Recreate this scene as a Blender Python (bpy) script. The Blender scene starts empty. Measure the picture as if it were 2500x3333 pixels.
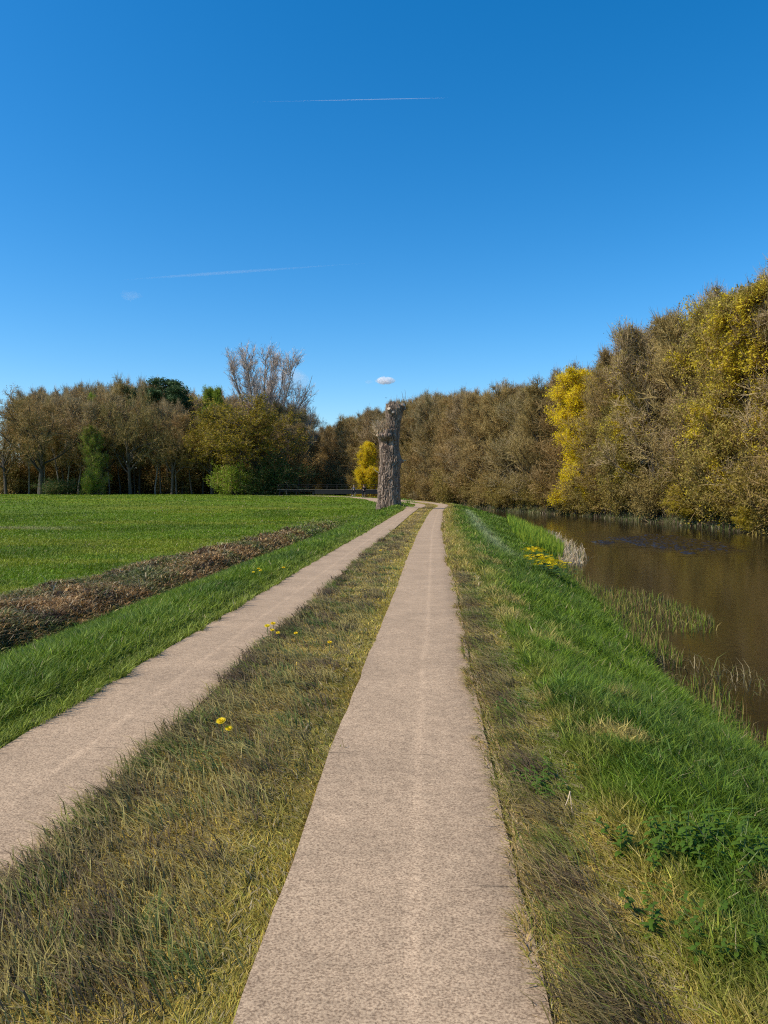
import bpy, math, random
import numpy as np
from mathutils import Vector, Matrix

# ------------------------------------------------------------ camera, world, sun
S = bpy.context.scene
COL = S.collection
EYE = 1.63
cam = bpy.data.cameras.new("camera"); cam_o = bpy.data.objects.new("camera", cam); COL.objects.link(cam_o)
cam.sensor_fit = 'VERTICAL'; cam.sensor_height = 36.0; cam.lens = 25.92
cam.clip_start = 0.05; cam.clip_end = 90000
PITCH = math.atan(76.5 / 2400)
cam_o.location = (0, 0, EYE)
cam_o.rotation_euler = (math.pi / 2 - PITCH, 0, 0)
S.camera = cam_o

SUN_EL = math.radians(47); SUN_AZ = math.atan2(-0.95, -0.32)      # direction to the sun, from +Y towards +X
W = bpy.data.worlds.new("World"); S.world = W; W.use_nodes = True
nt = W.node_tree; bg = nt.nodes["Background"]
sky = nt.nodes.new("ShaderNodeTexSky"); sky.sky_type = 'NISHITA'; sky.sun_disc = False
sky.sun_elevation = SUN_EL; sky.sun_rotation = SUN_AZ % (2 * math.pi)
sky.altitude = 0; sky.air_density = 1.0; sky.dust_density = 0.5; sky.ozone_density = 5.0
hs = nt.nodes.new("ShaderNodeHueSaturation"); hs.inputs["Hue"].default_value = 0.497; hs.inputs["Saturation"].default_value = 1.35; hs.inputs["Value"].default_value = 1.43
nt.links.new(sky.outputs[0], hs.inputs["Color"]); nt.links.new(hs.outputs[0], bg.inputs["Color"])
bg.inputs["Strength"].default_value = 0.125
sl = bpy.data.lights.new("sun", 'SUN'); sl.energy = 5.0; sl.angle = math.radians(0.5); sl.color = (1.0, 0.92, 0.79)
sun = bpy.data.objects.new("sun", sl); COL.objects.link(sun)
sd = Vector((math.cos(SUN_EL) * math.sin(SUN_AZ), math.cos(SUN_EL) * math.cos(SUN_AZ), math.sin(SUN_EL)))
sun.rotation_euler = sd.to_track_quat('Z', 'Y').to_euler()
S.view_settings.view_transform = 'Standard'; S.view_settings.look = 'None'
S.view_settings.exposure = 0.0; S.view_settings.gamma = 1.0
S.cycles.max_bounces = 6; S.cycles.diffuse_bounces = 3; S.cycles.glossy_bounces = 3
S.cycles.transparent_max_bounces = 8; S.cycles.transmission_bounces = 3; S.cycles.volume_bounces = 5
S.cycles.use_denoising = False; S.cycles.filter_width = 1.15; S.cycles.caustics_reflective = False; S.cycles.caustics_refractive = False

# ------------------------------------------------------------ helpers
def sstep(a, b, x):
    t = np.clip((x - a) / (b - a), 0, 1); return t * t * (3 - 2 * t)
_tab = np.random.RandomState(7).rand(256, 256)
def vn(x, y):
    xi = np.floor(x).astype(int); yi = np.floor(y).astype(int); fx = x - xi; fy = y - yi
    fx = fx * fx * (3 - 2 * fx); fy = fy * fy * (3 - 2 * fy)
    a = _tab[xi & 255, yi & 255]; b = _tab[(xi + 1) & 255, yi & 255]
    c = _tab[xi & 255, (yi + 1) & 255]; d = _tab[(xi + 1) & 255, (yi + 1) & 255]
    return (a * (1 - fx) + b * fx) * (1 - fy) + (c * (1 - fx) + d * fx) * fy
def fbm(x, y, o=4):
    s = 0; a = 0.5; t = 0
    for i in range(o):
        s = s + a * vn(x * 2 ** i + 17.3 * i, y * 2 ** i + 9.1 * i); t += a; a *= 0.5
    return s / t

def mesh_np(name, V, quads=None, tris=None, mats=(), qm=None, tm=None, parent=None, col=None, smooth=False, uv=None):
    me = bpy.data.meshes.new(name)
    V = np.asarray(V, np.float32)
    nq = 0 if quads is None else len(quads); ntr = 0 if tris is None else len(tris)
    me.vertices.add(len(V)); me.vertices.foreach_set("co", V.ravel())
    me.loops.add(nq * 4 + ntr * 3); me.polygons.add(nq + ntr)
    idx = []; st = []
    if nq: idx.append(np.asarray(quads, np.int32).ravel()); st.append(np.arange(nq) * 4)
    if ntr: idx.append(np.asarray(tris, np.int32).ravel()); st.append(nq * 4 + np.arange(ntr) * 3)
    me.loops.foreach_set("vertex_index", np.concatenate(idx))
    me.polygons.foreach_set("loop_start", np.concatenate(st).astype(np.int32))
    mi = np.zeros(nq + ntr, np.int32)
    if qm is not None: mi[:nq] = qm
    if tm is not None: mi[nq:] = tm
    me.polygons.foreach_set("material_index", mi)
    me.polygons.foreach_set("use_smooth", np.full(nq + ntr, smooth, bool))
    for m in mats: me.materials.append(m)
    if col is not None:
        ca = me.color_attributes.new("Col", 'FLOAT_COLOR', 'POINT')
        c4 = np.ones((len(V), 4), np.float32); c4[:, :3] = col
        ca.data.foreach_set("color", c4.ravel())
    if uv is not None:
        ul = me.uv_layers.new(name="UVMap"); ul.data.foreach_set("uv", np.asarray(uv, np.float32)[np.concatenate(idx)].ravel())
    me.update(calc_edges=True); me.validate()
    o = bpy.data.objects.new(name, me); COL.objects.link(o)
    if parent: o.parent = parent
    return o
def tag(o, label=None, cat=None, group=None, kind=None):
    if label: o["label"] = label
    if cat: o["category"] = cat
    if group: o["group"] = group
    if kind: o["kind"] = kind
    return o
def empty(name, loc, rz=0):
    o = bpy.data.objects.new(name, None); COL.objects.link(o); o.location = loc; o.rotation_euler = (0, 0, rz)
    o.empty_display_size = 0.2; return o

class MB:                       # collects tubes / boxes into one mesh
    def __init__(s): s.V = []; s.Q = []; s.T = []; s.n = 0
    def add(s, V, Q=None, T=None):
        V = np.asarray(V, float)
        if Q is not None and len(Q): s.Q.append(np.asarray(Q) + s.n)
        if T is not None and len(T): s.T.append(np.asarray(T) + s.n)
        s.V.append(V); s.n += len(V)
    def box(s, c, d, rz=0):
        v = np.array([[x, y, z] for x in (-.5, .5) for y in (-.5, .5) for z in (-.5, .5)]) * np.array(d)
        ca, sa = math.cos(rz), math.sin(rz); v = np.stack([v[:, 0] * ca - v[:, 1] * sa, v[:, 0] * sa + v[:, 1] * ca, v[:, 2]], 1) + np.array(c)
        s.add(v, [[0, 1, 3, 2], [4, 6, 7, 5], [0, 4, 5, 1], [2, 3, 7, 6], [0, 2, 6, 4], [1, 5, 7, 3]])
    def tubes(s, P, R, m=6, cap=False):
        V, Q = tubes(P, R, m); s.add(V, Q)
        if cap:
            K = P.shape[1]
            for i in range(len(P)):
                b = s.n - len(V) + i * K * m
                for e in (0, K - 1):
                    ring = [b - s.n + len(V) * 0 + e * m + j for j in range(m)]
                    cpt = P[i, e]; k = s.n
                    s.V.append(np.array([cpt])); s.n += 1
                    s.T.append(np.array([[b + e * m + j, b + e * m + (j + 1) % m, k] for j in range(m)]))
    def build(s, name, mat, parent=None, smooth=True, **k):
        return mesh_np(name, np.concatenate(s.V), np.concatenate(s.Q) if s.Q else None, np.concatenate(s.T) if s.T else None, [mat], parent=parent, smooth=smooth, **k)
def nrm(v): return v / np.maximum(np.linalg.norm(v, axis=-1, keepdims=True), 1e-9)
def tubes(P, R, m=6):           # P (N,K,3), R (N,K) -> verts, quads
    N, K, _ = P.shape
    T = np.empty_like(P); T[:, 1:-1] = P[:, 2:] - P[:, :-2]; T[:, 0] = P[:, 1] - P[:, 0]; T[:, -1] = P[:, -1] - P[:, -2]
    T = nrm(T); ref = np.tile(np.array([0.31, 0.22, 0.05]), (N, K, 1)) + np.where(np.abs(T[..., 2:3]) < 0.8, np.array([0, 0, 1.0]), np.array([1.0, 0, 0]))
    # keep one reference for the whole tube to avoid twisting
    ref = np.repeat(ref[:, K // 2:K // 2 + 1], K, 1)
    A = nrm(np.cross(T, ref)); B = np.cross(T, A)
    a = np.arange(m) * 2 * math.pi / m
    V = P[:, :, None] + R[..., None, None] * (A[:, :, None] * np.cos(a)[:, None] + B[:, :, None] * np.sin(a)[:, None])
    V = V.reshape(-1, 3)
    n, k, j = np.meshgrid(np.arange(N), np.arange(K - 1), np.arange(m), indexing='ij')
    f = lambda kk, jj: (n * K + kk) * m + jj % m
    Q = np.stack([f(k, j), f(k, j + 1), f(k + 1, j + 1), f(k + 1, j)], -1).reshape(-1, 4)
    return V, Q
def ribbons(P, Wd, rng):        # flat twigs
    N, K, _ = P.shape
    T = nrm(P[:, -1] - P[:, 0]); side = nrm(np.cross(T, rng.normal(size=(N, 3))))[:, None, :] * Wd[..., None] * 0.5
    V = np.stack([P - side, P + side], 2).reshape(-1, 3)
    n, k = np.meshgrid(np.arange(N), np.arange(K - 1), indexing='ij'); b = (n * K + k) * 2
    return V, np.stack([b, b + 1, b + 3, b + 2], -1).reshape(-1, 4)

# ------------------------------------------------------------ terrain functions
CY_ = np.array([-30, 0, 2.4, 4.5, 8.5, 13, 18, 30, 42, 52, 58, 64, 70, 3000.]); CX_ = np.array([-2.5, -1.12, -1.0, -.89, -.6, -.28, .04, .87, 1.87, 2.72, 3.33, 4.0, 4.3, 4.3])
_yy = np.arange(-30, 3001, 1.0); _cc = np.interp(_yy, CY_, CX_); _cc = np.convolve(np.pad(_cc, 2, 'edge'), np.ones(5) / 5, 'valid')
def cx(y): return np.interp(y, _yy, _cc)
NEAR = np.array([(4.2, -30), (4.1, 0), (4.35, 9), (4.7, 12), (5.5, 17), (6.3, 24), (7.6, 32), (8.9, 40), (10.3, 50), (11.5, 60), (11.6, 68), (9.5, 80), (6, 95), (2, 112), (-4, 135), (-16, 170), (-30, 200), (-60, 240)], float)
FAR = np.array([(26.5, -30), (26.5, 0), (26.5, 40), (26.3, 62), (24, 77), (22, 88), (18, 97), (15, 106), (11, 118), (6, 135), (-4, 160), (-20, 195), (-52, 240)], float)
def polydist(P, x, y):
    best = np.full(x.shape, 1e9)
    for a, b in zip(P[:-1], P[1:]):
        d = b - a; t = np.clip(((x - a[0]) * d[0] + (y - a[1]) * d[1]) / (d @ d), 0, 1)
        best = np.minimum(best, np.hypot(x - a[0] - t * d[0], y - a[1] - t * d[1]))
    return best
def xat(P, y): return np.interp(y, P[:, 1], P[:, 0])
def river(x, y):                # signed distance: positive on the near (left) land, far land positive too, negative in the water
    dn = polydist(NEAR, x, y); df = polydist(FAR, x, y)
    xn = xat(NEAR, y); xf = xat(FAR, y); inside = (x > xn) & (x < xf) & (y < 240)
    wob = (fbm(x * 0.9, y * 0.9, 3) - 0.5) * 0.5
    return np.where(inside, -np.minimum(dn, df), np.minimum(dn, df)) + wob * (np.minimum(dn, df) < 3), dn, df, x > (xn + xf) / 2
WATER = -1.5
def land(x, y):
    u = x - cx(y)
    A = 1 - sstep(45, 105, y)
    z = -0.12 * np.exp(-((y - 31) / 12) ** 2) * np.exp(-(u / 4) ** 2)
    z = z + 0.33 * sstep(60.5, 80, y) + 0.08 * sstep(100, 140, y)
    z = z + 0.06 * sstep(1.6, 2.4, np.abs(u)) * np.exp(-((np.abs(u) - 2.1) / .6) ** 2)
    drop = 0.85 * sstep(2.0, 5.4, -u) * A
    fieldrise = np.interp(y, [0, 20, 60, 150], [0, 0, .3, .85])
    z = z - drop + np.where(u < -5, np.minimum(fieldrise, .85) * A * sstep(5, 14, -u) * 0.35, 0)
    band = sstep(5.0, 6.0, -u) * (1 - sstep(7.0, 8.4, -u)) * (1 - sstep(44, 66, y))
    z = z + band * (0.10 + 0.34 * fbm(x * 1.3, y * 0.9, 4) ** 1.3) - 0.12 * np.exp(-((u + 5.15) / .35) ** 2) * (1 - sstep(40, 60, y))
    z = z + 0.34 * np.exp(-(((x - 0.35) / 2.1) ** 2 + ((y - 58) / 2.4) ** 2))
    z = z + (fbm(x * 0.35 + 5, y * 0.35, 3) - .5) * 0.09 * sstep(1.7, 3.0, np.abs(u))
    far = sstep(8, 30, x - xat(FAR, np.minimum(y, 240)))
    return z
def H(x, y):
    x = np.asarray(x, float); y = np.asarray(y, float)
    s, dn, df, farside = river(x, y); zl = land(x, y)
    zl = np.where(farside, -0.55 + 0.3 * fbm(x * .5, y * .5, 3), zl)
    wdt = np.where(farside, 1.8, np.interp(y, [0, 12, 30, 60], [2.7, 3.0, 3.8, 5.5]))
    t = np.clip(s / wdt, 0, 1); t = t * (1.55 - 0.55 * t)
    z = (WATER - 0.03) + (zl - WATER + 0.03) * t
    return np.where(s < 0, WATER - 0.03 + np.maximum(s * 0.5, -1.2), z)
def ray_ground(px, py, lift=0.0):     # where a direction of sight meets the land
    X = (px - 1250) / 2400; Y = -(py - 1666.5) / 2400
    dx = X; dy = math.cos(PITCH) + Y * math.sin(PITCH); dz = -math.sin(PITCH) + Y * math.cos(PITCH)
    t = np.geomspace(1.5, 300, 4000); x = dx * t; y = dy * t; z = EYE + dz * t
    h = H(x, y) + lift; i = np.argmax(z < h)
    return float(x[i]), float(y[i]), float(H(x[i:i + 1], y[i:i + 1])[0])

# ------------------------------------------------------------ materials
def new_mat(name):
    m = bpy.data.materials.new(name); m.use_nodes = True
    return m, m.node_tree, m.node_tree.nodes["Principled BSDF"]
def node(nt, t, **kw):
    n = nt.nodes.new(t)
    for k, v in kw.items():
        if k in n.inputs: n.inputs[k].default_value = v
        else: setattr(n, k, v)
    return n
def simple(name, c, rough=0.8, spec=0.3, var=0.25, scale=8.0, bump=0.0, metal=0.0, objvar=0.0, c2=None):
    m, nt, b = new_mat(name)
    tc = node(nt, "ShaderNodeTexCoord"); no = node(nt, "ShaderNodeTexNoise", Scale=scale, Detail=6.0)
    nt.links.new(tc.outputs["Object"], no.inputs["Vector"])
    r = node(nt, "ShaderNodeValToRGB"); c = np.array(c); cb = np.array(c2) if c2 is not None else c * (1 + var)
    r.color_ramp.elements[0].position = .3; r.color_ramp.elements[1].position = .7
    r.color_ramp.elements[0].color = (*(c * (1 - var)), 1); r.color_ramp.elements[1].color = (*cb, 1)
    nt.links.new(no.outputs["Fac"], r.inputs[0]); out = r.outputs[0]
    if objvar:
        oi = node(nt, "ShaderNodeObjectInfo"); mr = node(nt, "ShaderNodeMapRange"); mr.inputs["To Min"].default_value = 1 - objvar; mr.inputs["To Max"].default_value = 1 + objvar
        nt.links.new(oi.outputs["Random"], mr.inputs[0]); h = node(nt, "ShaderNodeHueSaturation")
        nt.links.new(mr.outputs[0], h.inputs["Value"]); nt.links.new(out, h.inputs["Color"])
        m2 = node(nt, "ShaderNodeMath", operation='MULTIPLY_ADD'); m2.inputs[1].default_value = -0.018; m2.inputs[2].default_value = 0.515
        f = node(nt, "ShaderNodeMath", operation='FRACT'); mu = node(nt, "ShaderNodeMath", operation='MULTIPLY'); mu.inputs[1].default_value = 7.31
        nt.links.new(oi.outputs["Random"], mu.inputs[0]); nt.links.new(mu.outputs[0], f.inputs[0]); nt.links.new(f.outputs[0], m2.inputs[0]); nt.links.new(m2.outputs[0], h.inputs["Hue"])
        out = h.outputs[0]
    nt.links.new(out, b.inputs["Base Color"])
    b.inputs["Roughness"].default_value = rough; b.inputs["Specular IOR Level"].default_value = spec; b.inputs["Metallic"].default_value = metal
    if bump:
        bp = node(nt, "ShaderNodeBump", Strength=bump); nt.links.new(no.outputs["Fac"], bp.inputs["Height"]); nt.links.new(bp.outputs[0], b.inputs["Normal"])
    return m
def blade_mat(name, trans=0.3, spec=0.25):
    m, nt, b = new_mat(name)
    at = node(nt, "ShaderNodeVertexColor", layer_name="Col")
    nt.links.new(at.outputs[0], b.inputs["Base Color"]); b.inputs["Roughness"].default_value = 0.55; b.inputs["Specular IOR Level"].default_value = spec
    tr = node(nt, "ShaderNodeBsdfTranslucent"); nt.links.new(at.outputs[0], tr.inputs[0])
    mx = node(nt, "ShaderNodeMixShader"); mx.inputs[0].default_value = trans
    nt.links.new(b.outputs[0], mx.inputs[1]); nt.links.new(tr.outputs[0], mx.inputs[2])
    nt.links.new(mx.outputs[0], nt.nodes["Material Output"].inputs[0])
    return m
def leaf_mat(name, c, var=0.3, trans=0.35, objvar=0.12):
    m = simple(name, c, rough=0.6, spec=0.2, var=var, scale=0.7, objvar=objvar); nt = m.node_tree; b = nt.nodes["Principled BSDF"]
    src = b.inputs["Base Color"].links[0].from_socket
    tr = node(nt, "ShaderNodeBsdfTranslucent"); nt.links.new(src, tr.inputs[0])
    mx = node(nt, "ShaderNodeMixShader"); mx.inputs[0].default_value = trans
    nt.links.new(b.outputs[0], mx.inputs[1]); nt.links.new(tr.outputs[0], mx.inputs[2])
    nt.links.new(mx.outputs[0], nt.nodes["Material Output"].inputs[0])
    return m
M = {}
M['grass'] = blade_mat("grass_blades"); M['dry'] = blade_mat("dry_stalks", 0.2, 0.2)
M['bark'] = simple("bark", (.085, .068, .052), 0.9, .15, .35, 5, .4, objvar=.2)
M['bark_pale'] = simple("pale_bark", (.20, .17, .14), 0.9, .15, .3, 5, .3, objvar=.2)
M['twig_brown'] = simple("brown_twigs", (.37, .245, .10), 0.85, .15, .25, .5, objvar=.12)
M['twig_grey'] = simple("grey_twigs", (.40, .285, .15), 0.85, .2, .25, .5, objvar=.1)
M['twig_pale'] = simple("pale_twigs", (.50, .40, .33), 0.85, .2, .25, .5, objvar=.05)
M['twig_dark'] = simple("dark_twigs", (.20, .14, .08), 0.85, .15, .25, .5, objvar=.2)
M['bud_brown'] = leaf_mat("brown_buds", (.33, .215, .065), .25, .3, .12)
M['bud_olive'] = leaf_mat("olive_buds", (.30, .21, .042), .25, .35, .12)
M['leaf_yellow'] = leaf_mat("yellow_leaves", (.86, .66, .015), .2, .4, .0)
M['leaf_gold'] = leaf_mat("golden_leaves", (.50, .39, .03), .2, .4, .05)
M['leaf_olive'] = leaf_mat("olive_leaves", (.32, .235, .02), .25, .35, .0)
M['leaf_lime'] = leaf_mat("lime_leaves", (.26, .33, .025), .25, .4, .05)
M['leaf_green'] = leaf_mat("green_leaves", (.055, .105, .018), .3, .3, .1)
def patch_mat(name, ca, cb, lo, hi, sc):
    m = leaf_mat(name, ca, .2, .35, .05); nt = m.node_tree; b = nt.nodes["Principled BSDF"]; src = b.inputs["Base Color"].links[0].from_socket
    tc = node(nt, "ShaderNodeTexCoord"); no = node(nt, "ShaderNodeTexNoise", Scale=sc, Detail=3.0); nt.links.new(tc.outputs["Object"], no.inputs["Vector"])
    mr = node(nt, "ShaderNodeMapRange"); mr.inputs["From Min"].default_value = lo; mr.inputs["From Max"].default_value = hi; nt.links.new(no.outputs["Fac"], mr.inputs[0])
    mx = node(nt, "ShaderNodeMix", data_type='RGBA'); mx.inputs[7].default_value = (*cb, 1); nt.links.new(mr.outputs[0], mx.inputs[0]); nt.links.new(src, mx.inputs[6])
    for l in list(src.links):
        if l.to_node != mx: t = l.to_socket; nt.links.remove(l); nt.links.new(mx.outputs[2], t)
    return m
M['leaf_patch'] = patch_mat("buds_with_yellow_patches", (.36, .27, .07), (.64, .49, .025), .51, .57, .28)
M['leaf_patch2'] = patch_mat("mostly_golden_buds", (.38, .30, .06), (.64, .49, .03), .45, .52, .30)
M['needle'] = leaf_mat("pine_needles", (.06, .10, .03), .3, .15, .05)

# --- colours of the ground cover by place, for the ground sheet and for the blades that grow there
C_ = lambda *a: np.array(a, float)
VIVID = C_(.115, .195, .012); VIVID2 = C_(.225, .285, .018); MEADOW = C_(.15, .245, .008); MEADOW2 = C_(.20, .27, .012)
OLIVE = C_(.52, .36, .06); TAN = C_(.68, .46, .16); PURP = C_(.33, .22, .085); DEEP = C_(.058, .115, .015); MIDG = C_(.27, .29, .02); GREYG = C_(.34, .38, .17)
def zone_colour(x, y, rng=None):
    """rgb per point, and blade height and density factors"""
    n = len(x); u = x - cx(y); s, dn, df, fs = river(x, y)
    n1 = fbm(x * 0.8, y * 0.8, 3)[:, None]; n2 = fbm(x * 2.6 + 40, y * 2.6, 3)[:, None]; n3 = fbm(x * .22 + 9, y * .22, 3)[:, None]
    r = (rng.rand(n, 1) if rng is not None else np.full((n, 1), .5)); r2 = (rng.rand(n, 1) if rng is not None else np.full((n, 1), .5))
    mix = lambda a, b, t: a * (1 - t) + b * t
    U = u[:, None]; Yc = y[:, None]
    # middle strip
    mid = mix(OLIVE, TAN, sstep(.45, .75, n2 * .6 + r * .4)); mid = mix(mid, PURP, sstep(.50, .66, n1 * .65 + r2 * .35) * .85)
    mid = mix(mid, MIDG, sstep(.48, .62, n1 * .0 + n2 * .5 + r * .5) * .5)
    mid = mix(mid, MIDG, sstep(.15, .5, U) * .5 * sstep(.35, .7, r2)); mid = mix(mid, VIVID2, sstep(.33, .5, -U) * .35 * sstep(.3, .7, r2) * sstep(.4, .6, n2))
    mid = mix(mid, PURP, sstep(16, 26, Yc) * (1 - sstep(.1, .35, U)) * sstep(-.5, -.1, U) * .55)
    # right bank
    rb_dry = mix(mix(OLIVE, TAN, sstep(.3, .8, r)), PURP, (1 - sstep(1.5, 1.85, U)) * .45 + .15)
    rb_dry = mix(rb_dry, MIDG, sstep(.35, .7, r2) * .6)
    vg = mix(VIVID, DEEP, sstep(.35, .65, n1) * .7); vg = mix(vg, VIVID2, sstep(.4, .9, r) * .6)
    edge = np.interp(y, [0, 3, 6, 10, 20, 40, 60], [1.85, 1.85, 1.75, 1.85, 1.95, 2.0, 2.0])[:, None]
    rb = mix(rb_dry, vg, sstep(edge - .35, edge + .4, U + (n2 - .5) * 1.2))
    pale = np.exp(-((U - 3.25 - .25 * (n3 - .5)) / .3) ** 2) * sstep(17, 25, Yc) * (1 - sstep(50, 60, Yc)); rb = mix(rb, GREYG, np.clip(pale, 0, 1) * .85)
    bare = sstep(.60, .68, n2) * (1 - sstep(2.4, 3.0, U)) * sstep(1.8, 2.0, U) * .5; rb = mix(rb, TAN * 1.1, bare)
    # left verge
    lv = mix(VIVID, VIVID2, sstep(.3, .9, r)); lv = mix(lv, DEEP, sstep(.45, .7, n1) * .6)
    lv = mix(lv, C_(.26, .29, .04), (1 - sstep(1.5, 2.1, -U)) * .65)
    # cuttings
    br = mix(C_(.30, .165, .055), C_(.58, .37, .16), sstep(.5, .95, r)); br = mix(br, C_(.09, .05, .03), (1 - sstep(.3, .45, n2)))
    br = mix(br, C_(.12, .16, .035), sstep(.50, .62, n1 * .7 + r2 * .3) * .8)
    br = mix(br, C_(.17, .24, .03), sstep(22, 48, Yc) * sstep(.40, .55, n1 * .6 + r * .4) * .9); br = mix(br, C_(.55, .45, .25), sstep(34, 50, Yc) * sstep(.8, .95, r2) * .8)
    # meadow
    me = mix(MEADOW, MEADOW2, sstep(.35, .7, n1 * .5 + r * .5)); me = mix(me, MEADOW * .6, sstep(.48, .62, n3) * .55); me = mix(me, C_(.30, .31, .02), sstep(.5, .68, fbm(x * .12 + 50, y * .45, 4)[:, None]) * .6)
    me = mix(me, C_(.26, .24, .04), sstep(.62, .72, n2) * .35)
    lane = np.exp(-((Yc - 44 - (U + 20) * -.02) / 1.3) ** 2) * sstep(16.5, 20.5, -x[:, None]) ; me = mix(me, C_(.40, .33, .16), np.clip(lane, 0, 1) * .6)
    me = mix(me, C_(.42, .34, .20), sstep(172, 180, Yc) * (1 - sstep(210, 240, Yc)) * .8)
    be = lambda a, b, v: sstep(a, b, v)
    jit = (n2 - .5) * .5
    c = mid.copy()
    c = mix(c, rb, be(.9, 1.1, U))
    c = mix(c, lv, be(.9, 1.1, -U))
    notband = sstep(40, 56, Yc)
    c = mix(c, br, be(5.0, 5.4, -U + jit) * (1 - notband))
    c = mix(c, me, be(7.3, 7.7, -U + jit * 1.6 + sstep(20, 34, Yc) * .6) * (1 - notband) + be(5.0, 7, -U) * notband)
    farc = mix(C_(.10, .075, .04), C_(.15, .17, .05), sstep(.4, .6, n1)); c = mix(c, farc, fs[:, None].astype(float))
    c = mix(c, C_(.07, .05, .03), sstep(.25, -.1, -0 + s[:, None] * -1) * 0)
    c = np.where(s[:, None] < .12, C_(.06, .042, .025), c)
    return c, u, s, fs, n1[:, 0], n2[:, 0]

# ------------------------------------------------------------ ground sheet
fu = np.arange(-9.6, 9.61, .12); ou = 9.6 + np.geomspace(.2, 2400, 62)
ucols = np.concatenate([-ou[::-1], fu, ou])
yrows = np.concatenate([-np.geomspace(.5, 400, 14)[::-1] , np.arange(0, 20, .16), np.arange(20, 70, .3), np.geomspace(70, 240, 100), np.geomspace(245, 4000, 30)])
UU, YY = np.meshgrid(ucols, yrows); XX = UU + cx(YY)
ZZ = H(XX.ravel(), YY.ravel())
# the strips of concrete are sunk flush into the soil: lower the soil a little under them
ua = np.abs(UU.ravel()); under = (ua > .6) & (ua < 1.47) & (YY.ravel() < 62)
ZZ = ZZ - .03 * under
gc, _, _, _, _, _ = zone_colour(XX.ravel(), YY.ravel())
gu = XX.ravel() - cx(YY.ravel())
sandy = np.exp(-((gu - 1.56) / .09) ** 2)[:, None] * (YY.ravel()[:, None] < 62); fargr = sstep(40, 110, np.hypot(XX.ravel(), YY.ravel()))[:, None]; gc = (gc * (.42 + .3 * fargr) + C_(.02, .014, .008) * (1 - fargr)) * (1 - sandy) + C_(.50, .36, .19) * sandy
nr, nc = UU.shape; r_, c_ = np.meshgrid(np.arange(nr - 1), np.arange(nc - 1), indexing='ij'); b_ = r_ * nc + c_
GQ = np.stack([b_, b_ + 1, b_ + nc + 1, b_ + nc], -1).reshape(-1, 4)
m, nt, b = new_mat("soil_and_turf")
at = node(nt, "ShaderNodeVertexColor", layer_name="Col"); tc = node(nt, "ShaderNodeTexCoord")
no = node(nt, "ShaderNodeTexNoise", Scale=5.0, Detail=12.0, Roughness=.75); nt.links.new(tc.outputs["Object"], no.inputs["Vector"])
mr = node(nt, "ShaderNodeMapRange"); mr.inputs["From Min"].default_value = .25; mr.inputs["From Max"].default_value = .75; mr.inputs["To Min"].default_value = .55; mr.inputs["To Max"].default_value = 1.4
nt.links.new(no.outputs["Fac"], mr.inputs[0]); hv = node(nt, "ShaderNodeHueSaturation"); nt.links.new(mr.outputs[0], hv.inputs["Value"]); nt.links.new(at.outputs[0], hv.inputs["Color"])
nt.links.new(hv.outputs[0], b.inputs["Base Color"]); b.inputs["Roughness"].default_value = .95; b.inputs["Specular IOR Level"].default_value = .1
bp = node(nt, "ShaderNodeBump", Strength=.6, Distance=.05); nt.links.new(no.outputs["Fac"], bp.inputs["Height"]); nt.links.new(bp.outputs[0], b.inputs["Normal"])
ground = mesh_np("ground", np.stack([XX.ravel(), YY.ravel(), ZZ], 1), GQ, mats=[m], col=gc, smooth=True)
tag(ground, "grassy river dike sloping to the water on one side and the meadow on the other", "ground", kind="structure")

def smooth_line(pts, step=.4):
    pts = np.array(pts, float)
    for _ in range(3):
        q = [pts[0]]
        for a, b in zip(pts[:-1], pts[1:]): q += [a * .75 + b * .25, a * .25 + b * .75]
        pts = np.array(q + [pts[-1]])
    s = np.concatenate([[0], np.cumsum(np.linalg.norm(np.diff(pts, axis=0), axis=1))]); t = np.arange(0, s[-1], step)
    return np.stack([np.interp(t, s, pts[:, 0]), np.interp(t, s, pts[:, 1])], 1)
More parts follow.
